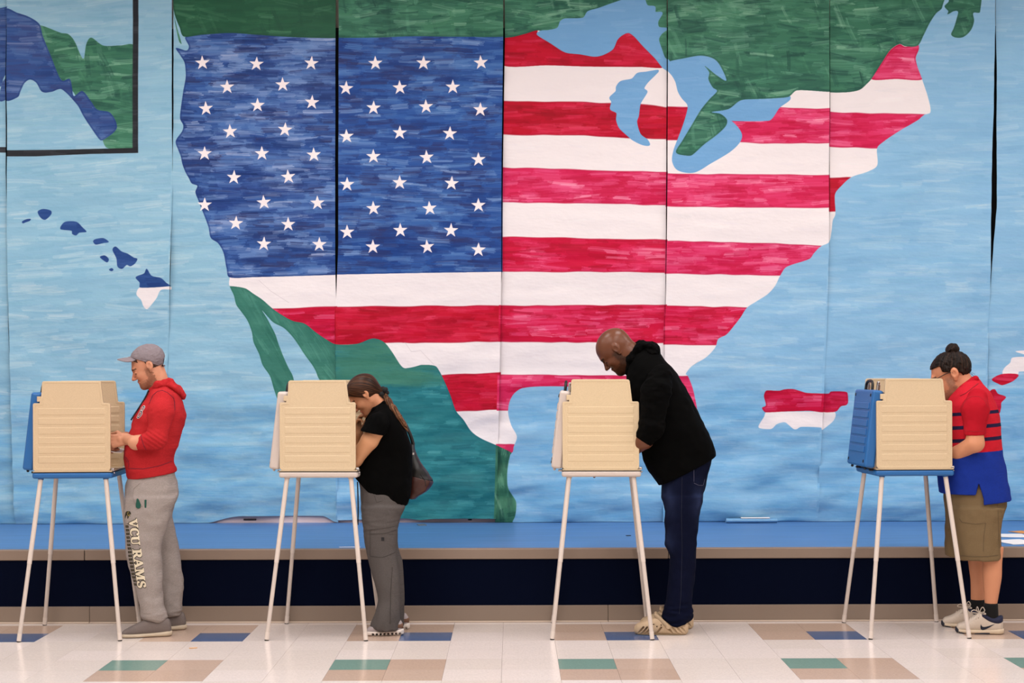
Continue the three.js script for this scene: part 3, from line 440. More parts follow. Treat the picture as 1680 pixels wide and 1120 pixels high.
// ------------------------------------------------------------------ distance fields and their meshing
const smin = (a, b, k) => { if (k <= 0) return Math.min(a, b); const h = Math.max(k - Math.abs(a - b), 0) / k; return Math.min(a, b) - h * h * k * 0.25; };
const smax = (a, b, k) => -smin(-a, -b, k);
const merged = (a, b) => [a[0].map((v, i) => Math.min(v, b[0][i])), a[1].map((v, i) => Math.max(v, b[1][i]))];
const S = {
  cap(a, b, ra, rb = ra, sz = 1) {   // tapered capsule; sz flattens it along z
    const [ax, ay, az] = a, dx = b[0] - ax, dy = b[1] - ay, dz = (b[2] - az) / sz, L = dx * dx + dy * dy + dz * dz || 1e-9, r = Math.max(ra, rb);
    return { bb: [[0, 1, 2].map((i) => Math.min(a[i], b[i]) - r * (i === 2 ? sz : 1)), [0, 1, 2].map((i) => Math.max(a[i], b[i]) + r * (i === 2 ? sz : 1))], f: (x, y, z) => { const px = x - ax, py = y - ay, pz = (z - az) / sz, t = clamp((px * dx + py * dy + pz * dz) / L, 0, 1); return (Math.hypot(px - dx * t, py - dy * t, pz - dz * t) - lerp(ra, rb, t)) * Math.min(1, sz); } };
  },
  ell(c, r, turn = 0) {   // ellipsoid turned about z by turn
    const [cx, cy, cz] = c, [rx, ry, rz] = r, co = Math.cos(turn), si = Math.sin(turn), m = Math.max(rx, ry);
    return { bb: [[cx - m, cy - m, cz - rz], [cx + m, cy + m, cz + rz]], f: (x, y, z) => { const ux = x - cx, uy = y - cy, pz = z - cz, px = ux * co + uy * si, py = -ux * si + uy * co, k0 = Math.hypot(px / rx, py / ry, pz / rz), k1 = Math.hypot(px / rx / rx, py / ry / ry, pz / rz / rz); return k1 < 1e-9 ? -Math.min(rx, ry, rz) : k0 * (k0 - 1) / k1; } };
  },
  // stacked oval sections along y: rows [y, xmin, xmax, zcentre, zhalf], top row first
  loft(rows, pow = 2.3, cap = 0.012) {
    const R = [...rows].sort((p, q) => q[0] - p[0]), n = R.length, top = R[0][0], low = R[n - 1][0];
    const bb = [[Math.min(...R.map((q) => q[1])), low, Math.min(...R.map((q) => q[3] - q[4]))], [Math.max(...R.map((q) => q[2])), top, Math.max(...R.map((q) => q[3] + q[4]))]];
    const cr = (a, b, c, d, t) => b + 0.5 * t * (c - a + t * (2 * a - 5 * b + 4 * c - d + t * (3 * (b - c) + d - a)));
    return { bb, f: (x, y, z) => {
      let i = 0; while (i < n - 2 && y < R[i + 1][0]) i++;
      const a = R[Math.max(0, i - 1)], b = R[i], c = R[i + 1], d = R[Math.min(n - 1, i + 2)], t = clamp((b[0] - y) / (b[0] - c[0]), 0, 1);
      const x0 = cr(a[1], b[1], c[1], d[1], t), x1 = cr(a[2], b[2], c[2], d[2], t), zc = lerp(b[3], c[3], t), hz = Math.max(0.004, cr(a[4], b[4], c[4], d[4], t)), hx = Math.max(0.004, (x1 - x0) / 2);
      const px = Math.abs((x - (x0 + x1) / 2) / hx), pz = Math.abs((z - zc) / hz), k = Math.pow(Math.pow(px, pow) + Math.pow(pz, pow), 1 / pow);
      const d2 = k < 1e-6 ? -Math.min(hx, hz) : (k - 1) * k / Math.max(1e-6, Math.hypot(px / hx, pz / hz)) ;
      return smax(d2, Math.max(y - top, low - y), cap);
    } };
  },
  join(k, ...list) { return { bb: list.map((s) => s.bb).reduce(merged), f: (x, y, z) => { let d = list[0].f(x, y, z); for (let i = 1; i < list.length; i++) d = smin(d, list[i].f(x, y, z), k); return d; } }; },
  minus(a, b, k = 0.004) { return { bb: a.bb, f: (x, y, z) => smax(a.f(x, y, z), -b.f(x, y, z), k) }; },
  both(a, b, k = 0.004) { return { bb: a.bb, f: (x, y, z) => smax(a.f(x, y, z), b.f(x, y, z), k) }; },
  cut(a, p, q, keepLeft, k = 0.006) {   // keeps one side of the upright plane through p and q (xy); keepLeft: the side to the left of the walk from p to q
    const dx = q[0] - p[0], dy = q[1] - p[1], L = Math.hypot(dx, dy), nx = -dy / L * (keepLeft ? -1 : 1), ny = dx / L * (keepLeft ? -1 : 1);
    return { bb: a.bb, f: (x, y, z) => smax(a.f(x, y, z), (x - p[0]) * nx + (y - p[1]) * ny, k) };
  },
  grow(a, g, fn) { return { bb: [a.bb[0].map((v) => v - Math.abs(g) - 0.012), a.bb[1].map((v) => v + Math.abs(g) + 0.012)], f: (x, y, z) => { const d = a.f(x, y, z) - g; return fn && Math.abs(d) < 0.04 ? d - fn(x, y, z) : d; } }; },
  plane(p, n) { const L = Math.hypot(...n); return { bb: [[-9, -9, -9], [9, 9, 9]], f: (x, y, z) => ((x - p[0]) * n[0] + (y - p[1]) * n[1] + (z - p[2]) * n[2]) / L }; },
};
const wrinkles = (amp, sx = 7, sy = 12, sz = 7, off = 0) => (x, y, z) => amp * (noise3(x * sx + off, y * sy, z * sz) + 0.45 * noise3(x * sx * 2.3, y * sy * 2.1 + off, z * sz * 2.2));
// naive surface nets over a box of cells; whole blocks far from the surface are skipped
function meshField(s, cell, uvf, clip) {
  const lo = s.bb[0].map((v, i) => Math.max(v - 2.5 * cell, clip?.[0][i] ?? -99)), hi = s.bb[1].map((v, i) => Math.min(v + 2.5 * cell, clip?.[1][i] ?? 99));
  const N = lo.map((v, i) => Math.max(2, Math.ceil((hi[i] - v) / cell) + 1)), [nx, ny, nz] = N, F = new Float32Array(nx * ny * nz), B = 6, f = s.f;
  for (let bz = 0; bz < nz; bz += B) for (let by = 0; by < ny; by += B) for (let bx = 0; bx < nx; bx += B) {
    const ex = Math.min(bx + B, nx), ey = Math.min(by + B, ny), ez = Math.min(bz + B, nz), d0 = f(lo[0] + (bx + B / 2) * cell, lo[1] + (by + B / 2) * cell, lo[2] + (bz + B / 2) * cell), far = Math.abs(d0) > B * cell * 0.87 * 2.1;
    for (let k = bz; k < ez; k++) for (let j = by; j < ey; j++) for (let i = bx; i < ex; i++) F[(k * ny + j) * nx + i] = far ? d0 : f(lo[0] + i * cell, lo[1] + j * cell, lo[2] + k * cell);
  }
  const id = new Int32Array(nx * ny * nz).fill(-1), pos = [], idx = (i, j, k) => (k * ny + j) * nx + i;
  for (let k = 0; k + 1 < nz; k++) for (let j = 0; j + 1 < ny; j++) for (let i = 0; i + 1 < nx; i++) {
    let mask = 0, cx = 0, cy = 0, cz = 0, c = 0; const v = [];
    for (let q = 0; q < 8; q++) { const d = F[idx(i + (q & 1), j + (q >> 1 & 1), k + (q >> 2))]; v.push(d); if (d < 0) mask |= 1 << q; }
    if (mask === 0 || mask === 255) continue;
    for (let q = 0; q < 8; q++) for (const b of [1, 2, 4]) if (!(q & b)) { const r = q | b; if ((v[q] < 0) !== (v[r] < 0)) { const t = v[q] / (v[q] - v[r]); cx += (q & 1) + (b === 1 ? t : 0); cy += (q >> 1 & 1) + (b === 2 ? t : 0); cz += (q >> 2) + (b === 4 ? t : 0); c++; } }
    id[idx(i, j, k)] = pos.length / 3; pos.push(lo[0] + (i + cx / c) * cell, lo[1] + (j + cy / c) * cell, lo[2] + (k + cz / c) * cell);
  }
  const index = [], quad = (a, b, c, d, flip) => { if (a < 0 || b < 0 || c < 0 || d < 0) return; if (flip) index.push(a, c, b, a, d, c); else index.push(a, b, c, a, c, d); };
  for (let k = 1; k + 1 < nz; k++) for (let j = 1; j + 1 < ny; j++) for (let i = 1; i + 1 < nx; i++) {
    const o = F[idx(i, j, k)] < 0;
    if (o !== F[idx(i + 1, j, k)] < 0) quad(id[idx(i, j - 1, k - 1)], id[idx(i, j, k - 1)], id[idx(i, j, k)], id[idx(i, j - 1, k)], !o);
    if (o !== F[idx(i, j + 1, k)] < 0) quad(id[idx(i - 1, j, k - 1)], id[idx(i - 1, j, k)], id[idx(i, j, k)], id[idx(i, j, k - 1)], !o);
    if (o !== F[idx(i, j, k + 1)] < 0) quad(id[idx(i - 1, j - 1, k)], id[idx(i, j - 1, k)], id[idx(i, j, k)], id[idx(i - 1, j, k)], !o);
  }
  const n = pos.length / 3, nor = new Float32Array(n * 3), uv = new Float32Array(n * 2), e = cell * 0.6;
  for (let i = 0; i < n; i++) {
    const x = pos[i * 3], y = pos[i * 3 + 1], z = pos[i * 3 + 2]; let gx = f(x + e, y, z) - f(x - e, y, z), gy = f(x, y + e, z) - f(x, y - e, z), gz = f(x, y, z + e) - f(x, y, z - e); const L = Math.hypot(gx, gy, gz) || 1;
    nor[i * 3] = gx / L; nor[i * 3 + 1] = gy / L; nor[i * 3 + 2] = gz / L;
    const q = uvf ? uvf(x, y, z) : [x + z * 0.7, y]; uv[i * 2] = q[0]; uv[i * 2 + 1] = q[1];
  }
  const g = new THREE.BufferGeometry(); g.setAttribute('position', new THREE.Float32BufferAttribute(pos, 3)); g.setAttribute('normal', new THREE.BufferAttribute(nor, 3)); g.setAttribute('uv', new THREE.BufferAttribute(uv, 2)); g.setIndex(index);
  return g;
}
function tint(g, fn) { const p = g.attributes.position, c = new Float32Array(p.count * 3), col = new THREE.Color(); for (let i = 0; i < p.count; i++) { const v = fn(p.getX(i), p.getY(i), p.getZ(i)); col.set(v).toArray(c, i * 3); } g.setAttribute('color', new THREE.BufferAttribute(c, 3)); return g; }
// surface point of a field along a ray
function hit(f, o, d, far = 1) { let t = 0; for (let i = 0; i < 160 && t < far; i++) { const q = f(o[0] + d[0] * t, o[1] + d[1] * t, o[2] + d[2] * t); if (q < 0.0004) return [o[0] + d[0] * t, o[1] + d[1] * t, o[2] + d[2] * t]; t += Math.max(0.0004, q * 0.5); } return null; }
// a thin raised seam following a field along a polyline of start points looking in direction d
function seamGeo(f, pts, d, r = 0.0014, lift = 0.0006) {
  const line = []; for (let i = 0; i + 1 < pts.length; i++) for (let k = 0; k < 10; k++) { const t = k / 10, h = hit(f, pts[i].map((v, q) => lerp(v, pts[i + 1][q], t)), d); if (h) line.push(V(h[0] - d[0] * lift, h[1] - d[1] * lift, h[2] - d[2] * lift)); }
  return line.length > 2 ? new THREE.TubeGeometry(new THREE.CatmullRomCurve3(line), line.length * 2, r, 5) : null;
}
// a printed patch laid on a field: corner, two edge vectors, viewing direction, grid
function patchGeo(f, o, ex, ey, d, nx, ny, lift = 0.0012) {
  const pos = [], uv = [], index = [], ok = [];
  for (let j = 0; j <= ny; j++) for (let i = 0; i <= nx; i++) {
    const s = i / nx, t = j / ny, h = hit(f, o.map((v, q) => v + ex[q] * s + ey[q] * t), d, 0.6); ok.push(!!h);
    pos.push(...(h ? h.map((v, q) => v - d[q] * lift) : [0, 0, 0])); uv.push(s, 1 - t);
  }
  for (let j = 0; j < ny; j++) for (let i = 0; i < nx; i++) { const a = j * (nx + 1) + i, b = a + nx + 1; if (ok[a] && ok[b] && ok[a + 1] && ok[b + 1]) index.push(a, b, a + 1, b, b + 1, a + 1); }
  const g = new THREE.BufferGeometry(); g.setAttribute('position', new THREE.Float32BufferAttribute(pos, 3)); g.setAttribute('uv', new THREE.Float32BufferAttribute(uv, 2)); g.setIndex(index); g.computeVertexNormals(); return g;
}

// ------------------------------------------------------------------ figures
// A figure stands in a frame of its own: x to the viewer's right, y up, z towards the viewer; P() turns a place in the photograph and a z into that frame.
function figure(px, depth, label) {
  const o = thing('person', label, 'person'), O = V((px - CX) * depth / FOCAL, 0, -depth), n = V(-O.x, 0, -O.z).normalize(), u = V(0, 1, 0).cross(n);
  o.position.copy(O); o.rotation.y = Math.atan2(n.x, n.z);
  const C = camera.position;
  const P = (qx, qy, w = 0) => { const d = ray(qx, qy), t = (w - C.clone().sub(O).dot(n)) / d.dot(n), p = C.clone().addScaledVector(d, t).sub(O); return [p.dot(u), p.y, p.dot(n)]; };
  const rows = (list, wc = 0) => list.map(([py, l, r, hw, w = wc]) => { const a = P(l, py, w), b = P(r, py, w); return [a[1], a[0], b[0], w, hw]; });
  return { o, P, rows };
}
// a head in its own frame: x towards the face, y up, z to the side nearest the viewer, origin at the middle of the head
function headField(h) {
  const { skull = 1, ear = -0.012, jaw = 1, lip = 1, beard = 0 } = h;
  let s = S.join(0.03, S.ell([-0.014, 0.034, 0], [0.099 * skull, 0.083 * skull, 0.077 * skull]), S.ell([0.034, -0.026, 0], [0.058, 0.084, 0.058]), S.cap([0.0, -0.05, 0.03], [0.06, -0.088, 0.012], 0.034 * jaw, 0.024 * jaw), S.cap([0.0, -0.05, -0.03], [0.06, -0.088, -0.012], 0.034 * jaw, 0.024 * jaw));
  s = S.join(0.02, s, S.ell([0.074, -0.1, 0], [0.019 * jaw, 0.017 * jaw, 0.022]), S.cap([0.079, 0.022, 0.03], [0.084, 0.02, -0.03], 0.012), S.ell([0.062, -0.03, 0.04], [0.022, 0.02, 0.018]), S.ell([0.062, -0.03, -0.04], [0.022, 0.02, 0.018]));
  for (const q of [1, -1]) s = S.minus(s, S.ell([0.096, -0.002, q * 0.031], [0.017, 0.012, 0.019]), 0.014);
  s = S.join(0.008, s, S.cap([0.088, 0.006, 0], [0.112, -0.032, 0], 0.0075, 0.0105), S.ell([0.101, -0.036, 0.011], [0.01, 0.008, 0.008]), S.ell([0.101, -0.036, -0.011], [0.01, 0.008, 0.008]));
  s = S.join(0.006, s, S.cap([0.09, -0.06, 0.012], [0.09, -0.06, -0.012], 0.0075 * lip), S.cap([0.086, -0.0725, 0.011], [0.086, -0.0725, -0.011], 0.008 * lip));
  s = S.minus(s, S.cap([0.1, -0.0665, 0.02], [0.1, -0.0665, -0.02], 0.0035), 0.003);
  for (const q of [1, -1]) s = S.join(0.004, s, S.ell([0.0775, -0.004, q * 0.031], [0.013, 0.0115, 0.0145]));
  if (beard) s = S.join(0.02, s, S.cap([0.02, -0.088, 0.034], [0.07, -0.106, 0], 0.02 * beard, 0.02 * beard), S.cap([0.02, -0.088, -0.034], [0.07, -0.106, 0], 0.02 * beard, 0.02 * beard));
  for (const q of [1, -1]) {   // ears: rim, lobe and a hollow
    let e = S.join(0.006, S.ell([ear, 0.004, q * 0.081], [0.021, 0.031, 0.011], 0.2), S.ell([ear + 0.008, -0.026, q * 0.077], [0.011, 0.014, 0.008]));
    e = S.minus(e, S.ell([ear + 0.005, 0.002, q * 0.094], [0.0125, 0.019, 0.009], 0.2), 0.004);
    s = S.join(0.007, s, e);
  }
  return s;
}
const inField = (s, k, pitch, ax, ay) => s;
class Head {
  // ear: where the ear sits (figure frame), pitch: nod in radians, size: scale; faces -x in the figure frame
  constructor(h, ear, pitch, size, turn = 0) {
    this.h = h; this.size = size; this.field = headField(h);
    const e = h.ear ?? -0.012, basis = new THREE.Matrix4().makeBasis(V(-Math.cos(pitch), -Math.sin(pitch), 0), V(-Math.sin(pitch), Math.cos(pitch), 0), V(0, 0, -1));
    this.m = new THREE.Matrix4().makeRotationY(turn).multiply(basis).scale(V(size, size, size));
    const shift = V(e, 0, 0).applyMatrix4(this.m); this.m.setPosition(ear[0] - shift.x, ear[1] - shift.y, (ear[2] ?? 0) - shift.z); this.inv = this.m.clone().invert();
  }
  to(p) { const v = V(...p).applyMatrix4(this.inv); return [v.x, v.y, v.z]; }
  from(p) { const v = V(...p).applyMatrix4(this.m); return [v.x, v.y, v.z]; }
  place(g) { return g.applyMatrix4(this.m); }
}
// a hand: wrist point, finger direction, palm-facing direction, curl per joint (radians), size, side of the thumb
function handField(wrist, f, palm, curl = 0.5, size = 1, thumbSide = 1, spread = 0.06) {
  const F0 = V(...f).normalize(), N0 = V(...palm).addScaledVector(F0, -V(...palm).dot(F0)).normalize(), T = V(0, 0, 0).crossVectors(F0, N0).multiplyScalar(thumbSide), W = V(...wrist), A = (v) => [v.x, v.y, v.z], list = [];
  const L = [0.047, 0.052, 0.048, 0.037].map((v) => v * size), across = [0.03, 0.0105, -0.0095, -0.027].map((v) => v * size);
  const K = across.map((a, i) => W.clone().addScaledVector(F0, (0.086 - (i === 3 ? 0.01 : i === 0 ? 0.003 : 0)) * size).addScaledVector(T, a));
  K.forEach((k, i) => list.push(S.cap(A(W.clone().addScaledVector(T, across[i] * 0.6)), A(k), 0.0155 * size, 0.0115 * size)));
  let s = S.join(0.012, ...list);
  s = S.join(0.01, s, S.cap(A(W.clone().addScaledVector(F0, -0.012 * size)), A(W.clone().addScaledVector(F0, 0.03 * size)), 0.024 * size, 0.02 * size));
  const fingers = [];
  K.forEach((k, i) => {
    let p = k.clone(), a = 0; const bits = [];
    for (let j = 0; j < 3; j++) { a += curl * (j ? 1 : 0.9) * (1 + 0.12 * i); const d = F0.clone().multiplyScalar(Math.cos(a)).addScaledVector(N0, Math.sin(a)).addScaledVector(T, spread * (1.2 - i) * (1 - j * 0.3)).normalize(), q = p.clone().addScaledVector(d, L[i] * [1, 0.62, 0.5][j]); bits.push(S.cap(A(p), A(q), (0.0098 - j * 0.0009) * size, (0.0092 - j * 0.001) * size)); p = q; }
    fingers.push(S.join(0.003, ...bits));
  });
  const t0 = W.clone().addScaledVector(F0, 0.022 * size).addScaledVector(T, 0.022 * size), d1 = F0.clone().multiplyScalar(0.62).addScaledVector(T, 0.62).addScaledVector(N0, 0.35).normalize(), t1 = t0.clone().addScaledVector(d1, 0.046 * size), d2 = F0.clone().multiplyScalar(0.86).addScaledVector(T, 0.12).addScaledVector(N0, 0.5).normalize(), t2 = t1.clone().addScaledVector(d2, 0.034 * size), t3 = t2.clone().addScaledVector(d2, 0.024 * size).addScaledVector(N0, 0.008 * size);
  const thumb = S.join(0.004, S.cap(A(t0), A(t1), 0.015 * size, 0.0118 * size), S.cap(A(t1), A(t2), 0.0112 * size, 0.0102 * size), S.cap(A(t2), A(t3), 0.0102 * size, 0.0086 * size));
  return S.join(0.006, s, ...fingers.map((q) => q), thumb);
}
const skinTex = dataTexture(256, (x, y) => 0.96 + 0.03 * tileNoise(x, y, 60) + 0.025 * (rnd() - 0.5));
const skinMat = (rough = 0.5) => new THREE.MeshPhysicalMaterial({ color: 0xffffff, vertexColors: true, roughness: rough, map: repeated(skinTex, 12), specularIntensity: 0.6 });
const mixHex = (a, b, t) => '#' + new THREE.Color(a).lerp(new THREE.Color(b), clamp(t, 0, 1)).getHexString();
const weave = dataTexture(256, (x, y) => 0.86 + 0.14 * rnd() * (0.6 + 0.4 * tileNoise(x, y, 40)));
const heather = dataTexture(512, (x, y) => { const s = tileNoise(x, (y * 2) % 1, 160), q = tileNoise(x, y, 30, 4); return 0.88 + 0.1 * s + 0.04 * q + 0.08 * (rnd() - 0.5); });
const clothBump = dataTexture(256, (x, y) => 0.5 + 0.5 * Math.sin(x * 2 * Math.PI * 40) * Math.sin(y * 2 * Math.PI * 40) * 0.5 + 0.3 * (rnd() - 0.5), false);
const cloth = (c, tex = weave, k = 5, more = {}) => new THREE.MeshPhysicalMaterial({ color: c, roughness: 0.95, map: repeated(tex, k), bumpMap: repeated(clothBump, 9), bumpScale: 0.0006, specularIntensity: 0.15, side: THREE.DoubleSide, ...more });
const hairStreak = (dark, lightC) => { const c1 = new THREE.Color(dark), c2 = new THREE.Color(lightC); return (x, y) => { const t = clamp(0.5 + 0.55 * tileNoise(x, y * 0.02, 130) + 0.35 * tileNoise(x, y * 0.05, 40, 3), 0, 1), c = c1.clone().lerp(c2, t * t).convertLinearToSRGB(); return [c.r, c.g, c.b]; }; };
const hairMat = (dark, lightC, rough = 0.42) => new THREE.MeshPhysicalMaterial({ color: 0xffffff, map: dataTexture(512, hairStreak(dark, lightC)), bumpMap: dataTexture(256, (x, y) => 0.5 + 0.4 * tileNoise(x, y * 0.02, 110) + 0.2 * tileNoise(x, y * 0.03, 50, 6), false), bumpScale: 0.002, roughness: rough, specularIntensity: 0.3 });
const toEye = [0, 0, -1];
S.loftX = (rows, pow = 2.4, cap = 0.008) => { const L = S.loft(rows, pow, cap), s = ([a, b, c]) => [b, a, c]; return { bb: [s(L.bb[0]), s(L.bb[1])], f: (x, y, z) => L.f(y, x, z) }; };
// shoe body from a side profile: rows [share from toe to heel, bottom, top, half width, sideways shift]
const shoeRows = (x0, x1, w, rows) => rows.map(([s, b, t, h, dz = 0]) => [lerp(x0, x1, s), b, t, w + dz, h]);
const soleRows = (x0, x1, w, t, grow = 0.004) => shoeRows(x0, x1, w, [[-0.01, 0.004, t * 0.9, 0.022], [0.06, 0, t, 0.036 + grow], [0.2, 0, t, 0.045 + grow], [0.36, 0, t, 0.046 + grow], [0.55, 0, t * 1.02, 0.037 + grow], [0.75, 0, t * 1.15, 0.034 + grow], [0.92, 0, t * 1.35, 0.032 + grow], [1.01, 0.006, t * 1.3, 0.02]]);
function bodyMesh(parts, tone) { const list = parts.map(([field, cell, col]) => { const g = field.isBufferGeometry ? field : meshField(field, cell); if (!g.attributes.color) tint(g, col ?? (() => tone)); return g; }); return mergeGeometries(list); }
const polar = (tie, c) => { const a = V(tie[0] - c[0], tie[1] - c[1], tie[2] - c[2]).normalize(), e1 = V(0, 0, 1).cross(a).normalize(), e2 = a.clone().cross(e1); return (x, y, z) => { const d = V(x - tie[0], y - tie[1], z - tie[2]); return [Math.atan2(d.dot(e1), d.dot(e2)) / (2 * Math.PI) * 1.0, d.length() * 2]; }; };
function faceTint(tone, o) {
  const n = (x, y, z, k) => noise3(x * k, y * k, z * k);
  return (x, y, z) => {
    let c = mixHex(tone, o.flush ?? tone, smooth(0.05, 0.1, x) * 0.35 + 0.15 * n(x, y, z, 25));
    const az = Math.abs(z);
    if (x > 0.07 && y < -0.052 && y > -0.082 && az < 0.024) c = mixHex(c, o.lip ?? tone, 0.6);
    if (o.brow && x > 0.06 && Math.abs(y - 0.018 - 0.1 * (0.03 - Math.abs(az - 0.03))) < 0.0055 && az > 0.012 && az < 0.05) c = mixHex(c, o.brow, 0.85);
    if (x > 0.07 && Math.abs(y + 0.0085) < 0.0026 && az > 0.017 && az < 0.045) c = mixHex(c, o.lash ?? '#2a1a12', 0.8);
    if (o.beard) {
      const edge = 0.006 * n(x, y, z, 60);
      const jaw = smooth(-0.06, -0.074, y + edge - (x < 0.035 ? (0.035 - x) * 0.9 : 0)) * (x > -0.012 + edge ? 1 : 0), chin = x > 0.05 && y < -0.083 ? 1 : 0, mo = x > 0.075 && y < -0.045 && y > -0.0585 && az < 0.03 ? 1 : 0;
      const side = smooth(0.024, 0.012, Math.abs(x - 0.012) + edge) * smooth(0.01, -0.02, y) * (az > 0.04 ? 1 : 0);
      const cheek = x > 0.045 && y > -0.078 && az > 0.03 ? 0.55 : 1, lipOff = x > 0.08 && y > -0.08 && y < -0.058 && az < 0.022 ? 0 : 1;
      const m = Math.max(jaw * cheek, chin, mo, side) * lipOff;
      c = mixHex(c, o.beard, m * (o.beardK ?? 0.8) * (0.75 + 0.25 * n(x, y, z, 200)));
    }
    return c;
  };
}
const sideSeam = (fig, f, px, w, m, parent, name = 'seam', r = 0.0013) => { const g = seamGeo(f, px.map(([a, b]) => { const q = fig.P(a, b, w); return [q[0], q[1], 0.5]; }), toEye, r); if (g) part(name, g, m, parent); };
const inkMat = (c) => new THREE.MeshStandardMaterial({ map: canvasTexture(c), alphaTest: 0.45, roughness: 0.85, side: THREE.DoubleSide });

// ---------------- man in red hoodie and grey cap
{
  const fig = figure(250, 9.72, 'man in red hoodie, grey cap and grey sweatpants voting at far left'), { o, P, rows } = fig;
  const tone = '#cf9273', skin = skinMat(0.5);
  const torsoRaw = S.loft(rows([[632, 247, 281, 0.085], [640, 244, 290, 0.13], [650, 240, 297, 0.18], [662, 231, 301, 0.2], [674, 224, 304, 0.208], [688, 218, 305, 0.208], [700, 215, 302, 0.203], [714, 210, 297, 0.195], [732, 204, 293, 0.186], [745, 202.5, 287, 0.18], [757, 203, 285, 0.177], [768, 206, 289, 0.18], [790, 210, 291, 0.176]]));
  const torso = S.cut(S.grow(torsoRaw, 0, wrinkles(0.004, 5, 13, 5)), P(208, 786.5), P(291, 773), true);
  const red = cloth(0xc62f34, heather, 4), seam = mat(0x2a1530, 0.9);
  const hoodie = part('hoodie', meshField(torso, 0.008), red, o);
  const hood = S.grow(S.join(0.02, S.cap(P(248, 640, 0.05), P(258, 632, 0.08), 0.016, 0.022), S.cap(P(258, 632, 0.08), P(275, 627, 0.065), 0.022, 0.026), S.cap(P(248, 640, -0.05), P(258, 632, -0.08), 0.016, 0.022), S.cap(P(258, 632, -0.08), P(275, 627, -0.065), 0.022, 0.026), S.cap(P(277, 628, 0.06), P(277, 628, -0.06), 0.026), S.ell(P(287, 637), [0.062, 0.03, 0.12], -0.62), S.ell(P(297, 646), [0.036, 0.024, 0.085], -1.0)), 0, wrinkles(0.005, 12, 16, 10, 4));
  part('hood', meshField(hood, 0.006), red, hoodie);
  const sleeve = (s) => S.grow(S.join(0.03, S.cap(P(268, 655, s * 0.17), P(264, 676, s * 0.225), 0.066, 0.074), S.cap(P(264, 676, s * 0.225), P(258, 718, s * 0.25), 0.074, 0.058), S.cap(P(256, 721, s * 0.25), P(229, 726.5, s * 0.225), 0.06, 0.043)), 0, (x, y, z) => wrinkles(0.003, 8, 14, 8, s)(x, y, z) + 0.0028 * Math.sin(((x - P(256, 720)[0]) * 0.7 + (y - P(256, 720)[1])) * 230) * smooth(0.12, 0.02, Math.hypot(x - P(254, 722)[0], y - P(254, 722)[1])));
  const cuffCut = (f) => S.cut(f, P(218.5, 717), P(225, 739), true);
  const nearSleeve = cuffCut(sleeve(1));
  const sl = part('sleeve', meshField(nearSleeve, 0.007), red, hoodie); part('sleeve', meshField(cuffCut(sleeve(-1)), 0.009), red, hoodie);
  sideSeam(fig, nearSleeve.f, [[244, 664], [250, 649], [258, 642], [266, 640], [275, 644], [284, 652], [288, 662], [287, 674]], 0.22, seam, sl);
  sideSeam(fig, nearSleeve.f, [[231, 712], [233, 722], [238, 735], [242, 740]], 0.24, seam, sl);
  sideSeam(fig, torso.f, [[206, 750], [211, 758], [211, 771]], 0.17, seam, hoodie); sideSeam(fig, torso.f, [[212, 769], [235, 769], [262, 764], [284, 757]], 0.18, seam, hoodie); sideSeam(fig, torso.f, [[204, 736], [204, 752], [210, 760]], 0.14, seam, hoodie, 'pocket_edge');
  const cord = [P(245.5, 640, 0.055), P(241, 650, 0.06), P(230, 668, 0.075), P(219.5, 684, 0.085), P(216.6, 689, 0.085)].map((q) => V(q[0] - 0.006, q[1], q[2]));
  part('drawstring', new THREE.TubeGeometry(new THREE.CatmullRomCurve3(cord), 30, 0.0045, 8), mat(0x11131f, 0.8), hoodie);
  { // chest lettering, seen almost edge on
    const c = canvas(128, 256), x = c.getContext('2d'); x.lineJoin = 'round';
    for (const [cx, cy, rx, ry] of [[64, 70, 34, 38], [62, 170, 36, 56]]) for (const [col, w] of [['#e9d9d6', 34], ['#1c1d3a', 20]]) { x.strokeStyle = col; x.lineWidth = w; x.beginPath(); x.ellipse(cx, cy, rx, ry, 0.2, 0, 7); x.stroke(); }
    const d = V(0.75, 0, -0.66).normalize(), a = P(229, 663.5, 0.1), e = P(220.5, 687.5, 0.1);
    part('chest_print', patchGeo(torso.f, [a[0] - 0.3 * d.x - 0.014, a[1], a[2] - 0.3 * d.z + 0.03], [0.04, 0, 0.045], [e[0] - a[0], e[1] - a[1], 0], [d.x, d.y, d.z], 14, 20), inkMat(c), hoodie);
  }
  // sweatpants
  const nearLegRows = [[815, 204, 289, 0.1], [835, 203.5, 283, 0.1], [850, 203, 279, 0.098], [877, 204, 271, 0.092], [900, 205.5, 264.5, 0.086], [928, 211, 266, 0.08], [957, 219, 267.5, 0.075], [980, 225, 267.5, 0.07], [994, 228.5, 270, 0.07], [1003, 230, 274, 0.07], [1012, 231, 275, 0.068], [1019, 235, 271, 0.062]];
  const farLegRows = [[815, 210, 288, 0.1], [850, 215, 284, 0.098], [871, 226, 288, 0.094], [901, 240, 293.5, 0.088], [928, 247, 297.5, 0.082], [957, 255, 301, 0.076], [970, 258, 301.5, 0.072], [991, 262, 299, 0.07], [1000, 264, 299.5, 0.068], [1011, 267, 296, 0.062]];
  const pelvis = S.loft(rows([[768, 213, 286, 0.155], [780, 211.5, 287.5, 0.163], [790, 208, 291, 0.175], [804, 204.5, 293.5, 0.188], [818, 204, 291, 0.19], [832, 204, 285, 0.186], [848, 206, 276, 0.17]]));
  const nearLeg = S.loft(rows(nearLegRows, 0.1)), farLeg = S.loft(rows(farLegRows, -0.11));
  const folds = (x, y, z) => wrinkles(0.0045, 6, 8, 6, 2)(x, y, z) + 0.006 * smooth(0.2, 0.06, y) * noise3(x * 9, y * 42, z * 9);
  let pants = S.grow(S.join(0.03, S.join(0.025, pelvis, nearLeg), farLeg), 0, folds);
